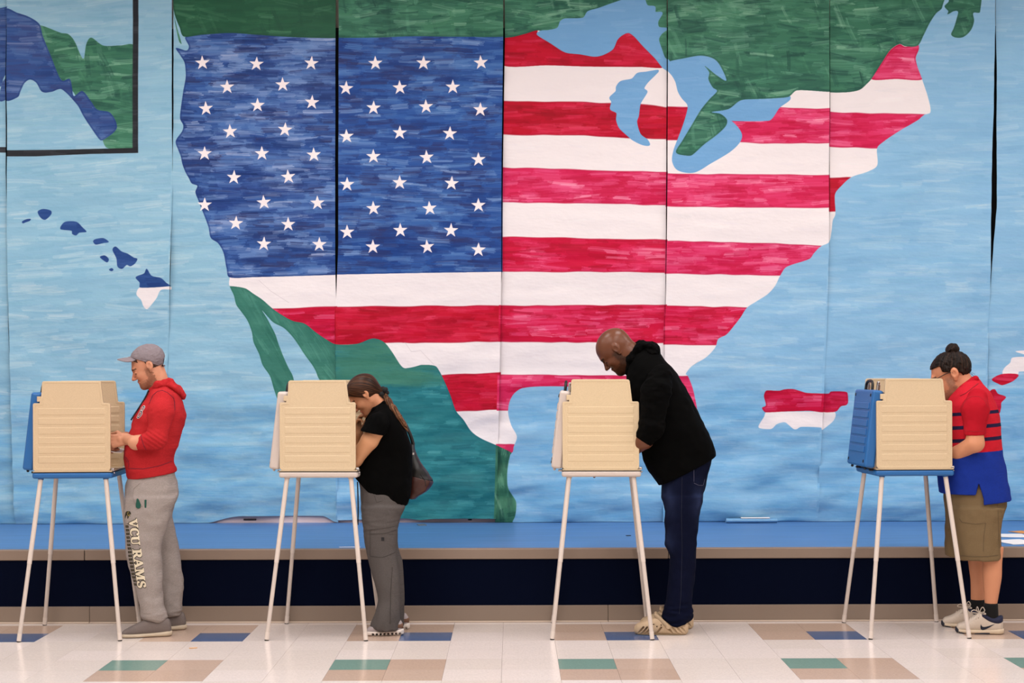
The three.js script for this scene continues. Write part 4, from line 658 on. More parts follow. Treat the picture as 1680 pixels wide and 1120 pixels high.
  pants = S.minus(pants, S.cap([...P(221, 803).slice(0, 2), 0.207], [...P(226, 826).slice(0, 2), 0.204], 0.007, 0.021), 0.006);
  const grey = cloth(0xada39e, heather, 4), pm = part('sweatpants', meshField(pants, 0.008), grey, o);
  part('pocket_lining', meshField(S.both(S.grow(S.cap([...P(224, 806).slice(0, 2), 0.199], [...P(227, 825).slice(0, 2), 0.197], 0.004, 0.019), -0.001), S.grow(S.join(0.03, pelvis, nearLeg), 0.0), 0.001), 0.004), mat(0x0c4a3d, 0.8), pm);
  const lining2 = hit(pants.f, [...P(239, 822).slice(0, 2), 0.5], toEye); if (lining2) part('pocket_lining', rbox(0.012, 0.05, 0.008, 0.0038, lining2[0], lining2[1], lining2[2] - 0.001, 2).rotateZ(0), mat(0x0c4a3d, 0.8), pm);
  sideSeam(fig, pants.f, [[229, 793], [219, 802], [217.5, 812], [220, 824], [227, 832], [234, 829]], 0.18, grey, pm, 'pocket_edge', 0.003);
  { // print down the leg
    const c = canvas(400, 1600), x = c.getContext('2d');
    x.save(); x.translate(200, 190); x.rotate(Math.PI / 2); x.font = 'bold 178px serif'; x.textBaseline = 'middle'; x.lineJoin = 'miter';
    for (const [word, px, w] of [['VCU', 0, 470], ['RAMS', 540, 720]]) { x.save(); x.translate(px, -72); x.scale(w / x.measureText(word).width, 1.85); x.lineWidth = 26; x.strokeStyle = '#2b261a'; x.strokeText(word, 0, 0); x.lineWidth = 8; x.strokeStyle = '#d8cdb4'; x.strokeText(word, 0, 0); x.fillStyle = '#d8cdb4'; x.fillText(word, 0, 0); x.restore(); }
    x.restore();
    x.fillStyle = '#231f14';   // second line of dark block letters, turned round the shin
    for (let i = 0; i < 17; i++) { const y = 300 + i * 66; x.fillRect(12, y, 112, 44); x.fillStyle = '#5c5138'; x.fillRect(40, y + 14, 60, 14); x.fillStyle = '#231f14'; }
    // small ram-head emblem
    x.fillStyle = '#2a2412'; x.beginPath(); x.moveTo(20, 150); x.bezierCurveTo(40, 60, 90, 40, 150, 46); x.bezierCurveTo(215, 40, 250, 70, 236, 110); x.lineTo(200, 100); x.lineTo(214, 140); x.lineTo(170, 128); x.bezierCurveTo(160, 170, 130, 190, 110, 176); x.lineTo(120, 120); x.bezierCurveTo(80, 120, 50, 150, 30, 190); x.closePath(); x.fill();
    x.strokeStyle = '#a08a3a'; x.lineWidth = 12; x.beginPath(); x.arc(170, 92, 34, 0.4, 4.6); x.stroke();
    const a = P(199, 835, 0.17), b = P(216.5, 980, 0.17), r = P(225, 833, 0.17), d = V(0.32, 0, -1).normalize(), k = 0.35;
    part('leg_print', patchGeo(pants.f, [a[0] - d.x * k, a[1], a[2] - d.z * k], [r[0] - a[0], r[1] - a[1], 0], [b[0] - a[0], b[1] - a[1], 0], [d.x, d.y, d.z], 26, 90), inkMat(c), pm);
  }
  // head, cap, forearms and hands
  const head = new Head({ ear: -0.012, jaw: 1.02 }, P(245.7, 600), 0.45, 0.985), H = (a, b, w = 0) => head.to(P(a, b, w));
  const neckBase = H(266, 646), skull = S.join(0.025, head.field, S.cap([-0.03, -0.05, 0], neckBase, 0.056, 0.066));
  const headGeo = head.place(tint(meshField(skull, 0.0032), faceTint(tone, { flush: '#c9745a', lip: '#b5635a', brow: '#3c2519', beard: '#4a2c1c', beardK: 0.72 })));
  const fore = (s, wrist, hand) => S.join(0.012, S.cap(P(246, 722, s * 0.24), P(222, 726, s * 0.22), 0.046, 0.041), S.cap(P(224, 726, s * 0.222), wrist, 0.041, 0.027), hand);
  const wristN = P(208, 720, 0.08), wristF = P(205, 716, -0.06);
  const handN = handField(wristN, [-1, -0.18, -0.25], [-0.1, -0.35, -0.9], 0.85, 1.1, -1), handF = handField(wristF, [-1, -0.25, 0.2], [0.1, -0.9, 0.45], 0.6, 1.06, 1);
  const inside = S.grow(S.join(0.05, S.cut(torsoRaw, P(208, 768), P(291, 757), true), pelvis, nearLeg, farLeg), -0.022);
  part('body', bodyMesh([[inside, 0.014], [headGeo], [fore(1, wristN, handN), 0.0042], [fore(-1, wristF, handF), 0.0042]], tone), skin, o);
  const hairShell = S.cut(S.grow(S.ell([-0.014, 0.034, 0], [0.099, 0.083, 0.077]), 0.004, wrinkles(0.002, 60, 60, 60)), H(211, 600), H(272, 611), false, 0.004);
  const short = S.minus(S.minus(hairShell, S.plane(H(240, 600), [-1, 0, 0]), 0.004), S.ell([0.1, -0.02, 0], [0.03, 0.03, 0.2]), 0.002);
  const fringe = S.cut(S.minus(S.grow(S.ell([-0.014, 0.034, 0], [0.099, 0.083, 0.077]), 0.0035), S.plane(H(229, 600), [1, 0, 0]), 0.003), H(222, 594), H(242, 601.5), false, 0.003);
  part('hair', head.place(meshField(S.join(0.004, short, fringe), 0.0035)), mat(0x3b271b, 0.7), o);
  let dome = S.cut(S.grow(S.ell([-0.016, 0.042, 0], [0.102, 0.086, 0.081]), 0.007, wrinkles(0.0015, 30, 50, 30)), H(220, 588.5), H(273, 603.5), false, 0.003);
  dome = S.minus(dome, S.ell(H(271, 591), [0.022, 0.017, 0.04], 0.2), 0.004); for (const q of [1, -1]) dome = S.minus(dome, S.ell([-0.012, 0.0, q * 0.1], [0.023, 0.036, 0.03]), 0.003);
  const capMat = cloth(0x8f8489, weave, 6), cap = part('cap', head.place(meshField(dome, 0.004)), capMat, o);
  const b0 = H(226, 588.5), b1 = H(195.5, 591), mid = [(b0[0] + b1[0]) / 2, (b0[1] + b1[1]) / 2, 0], ang = Math.atan2(b1[1] - b0[1], b1[0] - b0[0]), len = Math.hypot(b1[0] - b0[0], b1[1] - b0[1]), plate = S.ell(mid, [len / 2 + 0.01, 0.009, 0.08], ang);
  part('brim', head.place(meshField({ bb: [[mid[0] - 0.11, mid[1] - 0.06, -0.09], [mid[0] + 0.11, mid[1] + 0.05, 0.09]], f: (x, y, z) => plate.f(x, y + 3.4 * z * z - 0.006, z) }, 0.0035)), capMat, cap);
  part('band_seam', head.place(seamGeo(dome.f, [[...H(222, 586).slice(0, 2), -0.3], [...H(245, 591).slice(0, 2), -0.3], [...H(266, 598).slice(0, 2), -0.3]], [0, 0, 1], 0.0012)), mat(0x6f656b, 0.9), cap);
  part('strap', head.place(new THREE.TubeGeometry(new THREE.CatmullRomCurve3([-0.05, -0.03, 0, 0.03, 0.05].map((z) => { const q = H(269.5 - Math.abs(z) * 60, 599.5); return V(q[0] - 0.0, q[1], z); })), 16, 0.006, 6)), capMat, cap);
  // slip-on shoes
  for (const [t, h, w] of [[199, 282, 0.115], [226, 306, -0.115]]) {
    const x0 = P(t, 1040, w)[0], x1 = P(h, 1040, w)[0], shoe = part('shoe', meshField(S.loftX(shoeRows(x0, x1, w, [[0.0, 0.012, 0.03, 0.02], [0.06, 0.01, 0.046, 0.034], [0.2, 0.01, 0.066, 0.044], [0.36, 0.01, 0.088, 0.045], [0.5, 0.01, 0.104, 0.04], [0.7, 0.01, 0.112, 0.036], [0.86, 0.01, 0.112, 0.034], [0.95, 0.012, 0.1, 0.03], [0.99, 0.02, 0.07, 0.018]])), 0.006), cloth(0x857a76, heather, 6), o);
    part('sole', meshField(S.loftX(soleRows(x0, x1, w, 0.026), 3), 0.005), mat(0xbfb09a, 0.6), shoe);
  }
}

// ---------------- woman in black top
{
  const fig = figure(630, 9.74, 'woman in black top with long brown ponytail leaning into her booth'), { o, P, rows } = fig;
  const tone = '#d39a72', skin = skinMat(0.48);
  const torsoRaw = S.loft(rows([[658, 624, 635, 0.05], [664, 617, 640, 0.08], [672, 609, 646, 0.125], [680, 604, 652, 0.155], [690, 601, 658, 0.17], [702, 600, 665, 0.176], [716, 600, 670, 0.176], [730, 597, 674, 0.172], [745, 593.5, 676, 0.168], [760, 589, 677, 0.168], [778, 582, 677, 0.172], [795, 584, 676, 0.178], [812, 590, 674.5, 0.18], [832, 598, 667, 0.175]]));
  const black = cloth(0x020202, weave, 5);
  let torso = S.grow(torsoRaw, 0, wrinkles(0.005, 5, 6, 6, 7)); torso = S.cut(S.cut(torso, P(570, 770), P(608, 809), true), P(590, 801), P(670, 830), true);
  const top = part('blouse', meshField(torso, 0.008), black, o);
  part('collar', meshField(S.join(0.012, ...[1, -1].flatMap((s) => [S.cap(P(602, 688, s * 0.03), P(614, 672, s * 0.075), 0.011, 0.014), S.cap(P(614, 672, s * 0.075), P(630, 662, s * 0.045), 0.014, 0.015)]), S.cap(P(631, 661.5, 0.045), P(631, 661.5, -0.045), 0.015)), 0.005), black, top);
  const capSleeve = (s) => S.cut(S.grow(S.join(0.03, S.cap(P(628, 684, s * 0.1), P(619, 697, s * 0.165), 0.05, 0.064), S.cap(P(619, 697, s * 0.165), P(610, 712, s * 0.185), 0.064, 0.07)), 0, wrinkles(0.003, 9, 9, 9)), P(590, 704.5), P(634, 713.5), true);
  part('sleeve', meshField(capSleeve(1), 0.007), black, top); part('sleeve', meshField(capSleeve(-1), 0.009), black, top);
  // trousers
  const pelvis = S.loft(rows([[785, 588, 672, 0.165], [800, 590, 671, 0.175], [815, 591.5, 669, 0.182], [830, 593, 664.5, 0.18], [845, 593.5, 657, 0.168], [858, 594, 654, 0.16]]));
  const nearLeg = S.loft(rows([[830, 593, 664, 0.098], [850, 593.5, 655, 0.096], [865, 595, 652.5, 0.094], [896, 599.5, 650, 0.088], [921, 604, 652, 0.082], [944, 610.5, 655, 0.078], [964, 616.5, 656.5, 0.076], [983, 620, 657, 0.076], [1003, 615, 656.5, 0.08], [1024, 609, 656, 0.084], [1034, 609, 656, 0.085]], 0.095));
  const farLeg = S.loft(rows([[830, 596, 662, 0.098], [865, 600, 653, 0.094], [896, 606, 653.5, 0.088], [921, 612, 660, 0.082], [949, 620, 662.5, 0.078], [985, 627, 663.5, 0.076], [1010, 622, 663.5, 0.08], [1027, 619, 663.5, 0.084]], -0.1));
  const folds = (x, y, z) => wrinkles(0.003, 7, 6, 7, 5)(x, y, z) + 0.004 * smooth(0.3, 0.1, y) * noise3(x * 16, y * 6, z * 16) + 0.003 * smooth(0.12, 0.02, Math.abs(y - 0.66)) * noise3(x * 8, y * 40, z * 8);
  let pants = S.grow(S.join(0.025, S.join(0.022, pelvis, nearLeg), farLeg), 0, folds);
  pants = S.cut(pants, P(604, 1023.5), P(646, 1034.5), true, 0.004);
  const greyBrown = cloth(0x625d5b, heather, 5), stitch = mat(0x3a3533, 0.9), pm = part('trousers', meshField(pants, 0.008), greyBrown, o);
  for (const s of [[[607, 869], [625, 867], [652, 863]], [[607, 869], [607, 913], [628, 914], [652, 906]], [[606, 876], [630, 875], [653, 869]], [[614, 813], [618, 824], [628, 821]], [[644, 930], [641, 970], [640, 1030]]]) sideSeam(fig, pants.f, s, 0.18, stitch, pm, 'seam', 0.0015);
  { const h = hit(pants.f, [...P(628, 879).slice(0, 2), 0.5], toEye); if (h) part('pocket_tag', rbox(0.018, 0.022, 0.006, 0.002, h[0], h[1], h[2], 2), mat(0x17151a, 0.8), pm); }
  const tie = [P(586.5, 790, 0.02), P(587.3, 815, 0.02), P(587.6, 840, 0.02), P(587, 861, 0.02)].map((q) => V(...q));
  part('waist_tie', new THREE.TubeGeometry(new THREE.CatmullRomCurve3(tie), 16, 0.0045, 6), mat(0x0b0b0c, 0.8), pm);
  // head and hair
  const head = new Head({ ear: -0.012, jaw: 0.9 }, P(599.8, 645.5), 0.8, 0.94), H = (a, b, w = 0) => head.to(P(a, b, w));
  const skull = S.join(0.022, head.field, S.cap([-0.03, -0.05, 0], H(626, 669), 0.046, 0.052));
  const headGeo = head.place(tint(meshField(skull, 0.0032), faceTint('#c78a66', { flush: '#c47a5e', lip: '#b0655c', brow: '#3b2518' })));
  const shell = S.grow(S.ell([-0.014, 0.036, 0], [0.099, 0.083, 0.08]), 0.012), bunch = S.cap([-0.06, 0.03, 0], H(627.5, 645), 0.055, 0.024);
  const hairF = S.minus(S.cut(S.join(0.03, shell, bunch), H(566, 649.5), H(632, 655), false, 0.008), S.join(0.004, S.ell([-0.004, -0.012, -0.09], [0.013, 0.017, 0.03]), S.ell([-0.004, -0.012, 0.09], [0.013, 0.017, 0.03])), 0.003);
  const tieAt = H(629, 645), hm = hairMat('#22130c', '#5c3a26');
  const hair = part('hair', head.place(meshField(hairF, 0.0035, polar(tieAt, [-0.01, 0.03, 0]))), hm, o);
  const tailPts = [[631, 648, 0.01], [637.5, 659, 0.04], [645, 671, 0.07], [654, 684, 0.085], [662, 695, 0.085], [669, 707, 0.075]], tailR = [0.017, 0.02, 0.021, 0.02, 0.016, 0.005];
  const tail = S.grow(S.join(0.012, ...tailPts.slice(0, -1).map((q, i) => S.cap(P(...q), P(...tailPts[i + 1]), tailR[i], tailR[i + 1], 1.1))), 0, (x, y, z) => 0.0022 * Math.sin((x * 0.85 + y * 0.52) * 420 + z * 160));
  part('ponytail', meshField(tail, 0.004, (x, y, z) => [(x * 0.85 + y * 0.52) * 2.2 + z * 2.2, y]), hairMat('#3a2216', '#845a3c'), hair);
  const sc = [P(629.5, 644)]; const bow = [];
  for (let i = 0; i < 7; i++) { const a = i / 7 * Math.PI * 2; bow.push(S.ell([sc[0][0] + 0.014 * Math.cos(a), sc[0][1] + 0.02 * Math.sin(a), sc[0][2] + 0.02 * Math.sin(a * 2)], [0.02, 0.016, 0.024], a)); }
  part('scrunchie', meshField(S.join(0.004, ...bow, S.cap(P(632, 640), P(634.6, 634), 0.006, 0.002), S.cap(P(632, 648), P(638, 649.6), 0.008, 0.002)), 0.0035), mat(0x09090b, 0.85), hair);
  // arms: the near one rests on the desk, the far hand is raised to her chin
  const nElbow = P(583, 754, 0.1), nWrist = P(548, 757, 0.02), fElbow = P(592, 750, -0.13), fWrist = P(588.5, 712, -0.1);
  const nearArm = S.join(0.02, S.cap(P(620, 704, 0.155), P(607, 722, 0.15), 0.05, 0.051), S.cap(P(607, 722, 0.15), nElbow, 0.051, 0.042), S.cap(nElbow, nWrist, 0.042, 0.025), handField(nWrist, [-1, -0.15, -0.3], [0, -1, -0.2], 0.5, 0.92, -1));
  const farArm = S.join(0.02, S.cap(P(622, 704, -0.16), fElbow, 0.05, 0.04), S.cap(fElbow, fWrist, 0.04, 0.025), handField(fWrist, [-0.1, 1, 0.1], [0.9, 0, 0.5], 0.6, 0.9, 1));
  const inside = S.grow(S.join(0.05, S.cut(torsoRaw, P(570, 762), P(670, 806), true), pelvis, nearLeg, farLeg), -0.024);
  part('body', bodyMesh([[inside, 0.014], [headGeo], [nearArm, 0.0045], [farArm, 0.0045]], tone), skin, o);
  // running shoes
  const upMat = cloth(0xb9aeae, weave, 8), midMat = mat(0xd6ccc4, 0.6), brown = mat(0x6b4c3a, 0.8);
  for (const [t, h, w] of [[599.5, 654, 0.105], [612, 664, -0.11]]) {
    const x0 = P(t, 1040, w)[0], x1 = P(h, 1040, w)[0] + 0.03;
    const shoe = part('shoe', meshField(S.loftX(shoeRows(x0, x1, w, [[0.0, 0.014, 0.03, 0.018], [0.08, 0.012, 0.048, 0.032], [0.25, 0.012, 0.068, 0.04], [0.42, 0.012, 0.092, 0.04], [0.55, 0.012, 0.1, 0.036], [0.75, 0.012, 0.1, 0.032], [0.9, 0.012, 0.096, 0.03], [0.98, 0.02, 0.07, 0.018]])), 0.006), upMat, o);
    let sole = S.loftX(soleRows(x0, x1, w, 0.03, 0.001), 3.2); for (let i = 0; i < 8; i++) { const xx = lerp(x0, x1, 0.2 + i * 0.1); sole = S.minus(sole, S.cap([xx, 0.011, w - 0.09], [xx, 0.011, w + 0.09], 0.007), 0.002); }
    part('sole', meshField(sole, 0.0035), midMat, shoe);
    part('heel_patch', meshField(S.grow(S.loftX(shoeRows(x0, x1, w, [[0.74, 0.04, 0.07, 0.034], [0.9, 0.036, 0.075, 0.032], [0.985, 0.036, 0.07, 0.02]])), 0.001), 0.005), brown, shoe);
    for (let i = 0; i < 4; i++) { const xx = lerp(x0, x1, 0.3 + i * 0.06), yy = 0.072 + i * 0.009; part('lace', new THREE.TubeGeometry(new THREE.CatmullRomCurve3([V(xx, yy - 0.012, w - 0.034), V(xx, yy + 0.004, w), V(xx, yy - 0.012, w + 0.034)]), 10, 0.003, 6), midMat, shoe); }
  }
  // shoulder bag hanging behind her back
  const bag = thing('shoulder_bag', 'black and brown leather shoulder bag hanging at the woman\'s back', 'bag'); bag.position.copy(o.position); bag.rotation.copy(o.rotation);
  const bagRows = [[724, 674, 680, 0.02], [735, 672, 681, 0.05], [745, 669, 684.5, 0.07], [766, 665, 695, 0.09], [780, 663, 705, 0.095], [788, 663, 710, 0.095], [796, 664, 708, 0.09], [806, 666, 699, 0.085], [817, 668, 682, 0.07]];
  const bagF = S.grow(S.loft(rows(bagRows, -0.12), 2.6), 0, wrinkles(0.004, 10, 10, 10, 3));
  part('bag_body', meshField(S.cut(bagF, P(660, 778), P(712, 792), true, 0.003), 0.007), mat(0x090808, 0.5), bag);
  part('bag_base', meshField(S.cut(S.grow(bagF, 0.002), P(660, 777), P(712, 791), false, 0.003), 0.006), mat(0x3a170f, 0.45), bag);
  const zip = seamGeo(bagF.f, [[...P(690, 778).slice(0, 2), 0.4], [...P(697, 788).slice(0, 2), 0.4], [...P(699, 799).slice(0, 2), 0.4]], toEye, 0.0035); if (zip) part('zip_pull', zip, mat(0x0a0a0a, 0.5), bag);
  const clasp = hit(bagF.f, [...P(678, 745).slice(0, 2), 0.4], toEye); if (clasp) part('clasp', rbox(0.014, 0.014, 0.008, 0.003, clasp[0], clasp[1], clasp[2], 2), M.chrome, bag);
  const strap = [P(677, 730, -0.1), P(672, 714, -0.09), P(662, 694, -0.1), P(648, 676, -0.12), P(634, 670, -0.13)].map((q, i) => V(q[0] + 0.004, q[1] + 0.004, q[2]));
  part('strap', new THREE.TubeGeometry(new THREE.CatmullRomCurve3(strap), 24, 0.011, 8), mat(0x0d0c0c, 0.6), bag);
}

// ---------------- tall bald man in black hoodie
{
  const fig = figure(1110, 9.74, 'tall bald man in black hoodie and dark jeans bending over his booth'), { o, P, rows } = fig;
  const tone = '#6a3f2b', skin = skinMat(0.32);
  const torsoRaw = S.loft(rows([[574, 1046, 1080, 0.08], [582, 1038, 1086, 0.12], [592, 1033, 1093, 0.16], [602, 1030, 1102, 0.19], [614, 1028, 1111, 0.212], [630, 1028, 1121, 0.222], [645, 1029, 1129.5, 0.226], [662, 1031, 1138.5, 0.228], [681, 1034, 1147.5, 0.228], [700, 1040, 1158, 0.225], [715, 1045, 1165, 0.222], [730, 1050, 1172, 0.22], [745, 1054, 1174, 0.216], [758, 1057.5, 1172, 0.212], [772, 1064, 1168, 0.208], [786, 1075, 1160, 0.2], [800, 1083, 1152, 0.19]]));
  const torso = S.cut(S.grow(torsoRaw, 0, wrinkles(0.006, 5, 7, 6, 11)), P(1080, 796.5), P(1175, 749), true);
  const black = cloth(0x020202, weave, 5), hoodie = part('hoodie', meshField(torso, 0.008), black, o);
  const hood = S.grow(S.join(0.014, S.ell(P(1050, 567), [0.036, 0.03, 0.085], 0.3), S.ell(P(1066, 568), [0.045, 0.028, 0.12], -0.1), S.ell(P(1075, 574), [0.026, 0.032, 0.1], 0.5), S.ell(P(1070, 578), [0.05, 0.03, 0.13], -0.4), ...[1, -1].flatMap((s) => [S.cap(P(1046, 571, s * 0.075), P(1036, 590, s * 0.075), 0.026, 0.026), S.cap(P(1036, 590, s * 0.075), P(1031, 610, s * 0.04), 0.026, 0.022)])), 0, wrinkles(0.007, 16, 18, 12, 1));
  part('hood', meshField(hood, 0.006), black, hoodie);
  const sleeve = (s) => S.cut(S.grow(S.join(0.03, S.cap(P(1084, 618, s * 0.17), P(1076, 642, s * 0.225), 0.075, 0.086), S.cap(P(1076, 642, s * 0.225), P(1069, 700, s * 0.255), 0.086, 0.072), S.cap(P(1069, 700, s * 0.255), P(1055, 724, s * 0.24), 0.07, 0.056)), 0, wrinkles(0.006, 8, 16, 8, s * 3)), P(1044, 713), P(1076, 734), true);
  part('sleeve', meshField(sleeve(1), 0.007), black, hoodie); part('sleeve', meshField(sleeve(-1), 0.009), black, hoodie);
  // jeans
  const pelvis = S.loft(rows([[748, 1086, 1168, 0.175], [762, 1084, 1166.5, 0.185], [778, 1085, 1161.5, 0.192], [798, 1086.5, 1157, 0.194], [812, 1085, 1153.5, 0.192], [826, 1089, 1150.5, 0.182], [840, 1092, 1147, 0.17]]));
  const legN = [[812, 1084.5, 1153.5, 0.105], [824, 1088.5, 1151, 0.104], [836, 1092.5, 1148, 0.102], [853, 1090, 1146, 0.098], [880, 1091, 1144, 0.092], [892, 1090.5, 1143, 0.09], [902, 1095, 1142.5, 0.088], [912, 1099.5, 1142, 0.086], [938, 1098, 1140.5, 0.082], [968, 1094.5, 1138, 0.08], [990, 1091.5, 1135, 0.078], [1003, 1087.5, 1137, 0.08], [1013, 1086, 1135.5, 0.078], [1021, 1092, 1128, 0.07], [1027, 1102, 1116, 0.055]];
  const nearLeg = S.loft(rows(legN, 0.1)), farLeg = S.loft(rows(legN.filter((q) => q[0] < 1016).map(([y, l, r, h]) => [y, l + 7, r - 1, h]), -0.11));
  const folds = (x, y, z) => wrinkles(0.004, 8, 8, 8, 21)(x, y, z) + 0.007 * smooth(0.26, 0.08, y) * noise3(x * 10, y * 34, z * 10);
  const pants = S.grow(S.join(0.025, S.join(0.022, pelvis, nearLeg), farLeg), 0, folds);
  const fadeF = P(1096, 818, 0.15), fadeB = P(1146, 822, 0.12), knee = P(1096, 885, 0.15);
  const jg = tint(meshField(pants, 0.008), (x, y, z) => { const q = noise3(x * 14, y * 9, z * 14) * 0.3 + 0.7, w = (c, rx, ry) => Math.exp(-Math.pow((x - c[0]) / rx, 2) - Math.pow((y - c[1]) / ry, 2)); return mixHex('#0c1128', '#3d4a74', q * (0.5 * w(fadeF, 0.05, 0.1) + 0.55 * w(fadeB, 0.035, 0.1) + 0.35 * w(knee, 0.04, 0.06))); });
  const denim = cloth(0xffffff, heather, 7, { vertexColors: true }), jeans = part('jeans', jg, denim, o), thread = mat(0x5a5870, 0.9);
  for (const s of [[[1138.5, 770], [1138.5, 792]], [[1138.5, 792], [1146, 796], [1154, 797]], [[1154, 797], [1157, 786]]]) sideSeam(fig, pants.f, s, 0.18, thread, jeans, 'pocket_stitch', 0.0011);
  sideSeam(fig, pants.f, [[1119, 782], [1118, 840], [1119, 900], [1117, 980], [1114, 1010]], 0.18, mat(0x10142a, 0.9), jeans, 'side_seam', 0.0014);
  // head
  const head = new Head({ ear: -0.016, jaw: 1.02, skull: 1.08, beard: 0.72, lip: 1.25 }, P(1012.5, 572), 0.85, 1.05), H = (a, b, w = 0) => head.to(P(a, b, w));
  const skull = S.join(0.028, head.field, S.cap([-0.045, -0.02, 0], H(1046, 588), 0.062, 0.07), S.cap([-0.03, -0.05, 0], H(1040, 600), 0.05, 0.06));
  const headGeo = head.place(tint(meshField(skull, 0.0034), faceTint(tone, { flush: '#64351f', lip: '#5a2f27', brow: '#1c1009', lash: '#120a06', beard: '#1b100a', beardK: 0.9 })));
  const arm = (s, wrist, hand) => S.join(0.02, S.cap(P(1066, 706, s * 0.25), P(1058, 722, s * 0.24), 0.05, 0.048), S.cap(P(1058, 722, s * 0.24), wrist, 0.048, 0.03), hand);
  const wN = P(1014, 757, 0.1), wF = P(1012, 756, -0.06), inside = S.grow(S.join(0.05, S.cut(torsoRaw, P(1060, 772), P(1175, 722), true), pelvis, nearLeg, farLeg), -0.024);
  part('body', bodyMesh([[inside, 0.014], [headGeo], [arm(1, wN, handField(wN, [-1, -0.05, -0.3], [-0.1, -1, 0], 0.5, 1.1, -1)), 0.0045], [arm(-1, wF, handField(wF, [-1, -0.05, 0.2], [-0.1, -1, 0], 0.3, 1.1, 1)), 0.0045]], tone), skin, o);
  // moulded clogs with cut slots and a heel strap
  const foam = plastic(0xc2a888, 0.65);
  for (const [t, h, w] of [[1041, 1129, 0.11], [1050.5, 1137.5, -0.115]]) {
    const x0 = P(t, 1040, w)[0], x1 = P(h, 1040, w)[0];
    let f = S.loftX(shoeRows(x0, x1, w, [[-0.005, 0.008, 0.045, 0.026], [0.05, 0, 0.062, 0.042], [0.18, 0, 0.078, 0.054], [0.32, 0, 0.095, 0.056], [0.44, 0, 0.112, 0.054], [0.56, 0, 0.098, 0.05], [0.7, 0, 0.066, 0.046], [0.84, 0, 0.068, 0.044], [0.95, 0, 0.078, 0.038], [1.005, 0.012, 0.07, 0.024]]), 2.8);
    f = S.minus(f, S.loftX(shoeRows(x0, x1, w, [[0.44, 0.07, 0.2, 0.03], [0.56, 0.045, 0.2, 0.038], [0.75, 0.03, 0.2, 0.036], [0.9, 0.035, 0.2, 0.03], [0.97, 0.06, 0.2, 0.015]])), 0.005);
    for (const [s, lean] of [[0.13, 1], [0.2, 1], [0.27, 1], [0.46, 1], [0.66, -1], [0.75, -1], [0.84, -1], [0.92, -1]]) { const xx = lerp(x0, x1, s); for (const q of [1, -1]) f = S.minus(f, S.cap([xx - lean * 0.013, 0.014, w + q * 0.06], [xx + lean * 0.013, 0.046, w + q * 0.06], 0.0062, 0.0062, 4.5), 0.002); }
    for (const [s, y] of [[0.36, 0.064], [0.42, 0.052], [0.5, 0.06], [0.3, 0.07]]) { const xx = lerp(x0, x1, s); f = S.minus(f, S.cap([xx, y, w - 0.075], [xx, y, w + 0.075], 0.0042), 0.002); }
    const clog = part('clog', meshField(f, 0.0036), foam, o), L = (s) => lerp(x0, x1, s);
    for (const q of [1, -1]) part('strap', meshField(S.both(S.cap([L(0.4), 0.118, w + q * 0.036], [L(0.63), 0.052, w + q * 0.053], 0.013, 0.013, 0.7), S.plane([0, 0.13, 0], [0, 1, 0])), 0.004), plastic(0xb0987a, 0.65), clog);
    part('strap_button', new THREE.CylinderGeometry(0.012, 0.012, 0.01, 14).rotateX(Math.PI / 2).translate(L(0.63), 0.052, w + 0.058), foam, clog);
    part('outsole', meshField(S.loftX(shoeRows(x0, x1, w, [[0.04, 0, 0.008, 0.036], [0.2, 0, 0.008, 0.05], [0.4, 0, 0.008, 0.05], [0.6, 0, 0.008, 0.045], [0.85, 0, 0.008, 0.04], [0.97, 0, 0.008, 0.026]]), 3), 0.004), mat(0x8f7a5e, 0.8), clog);
  }
}

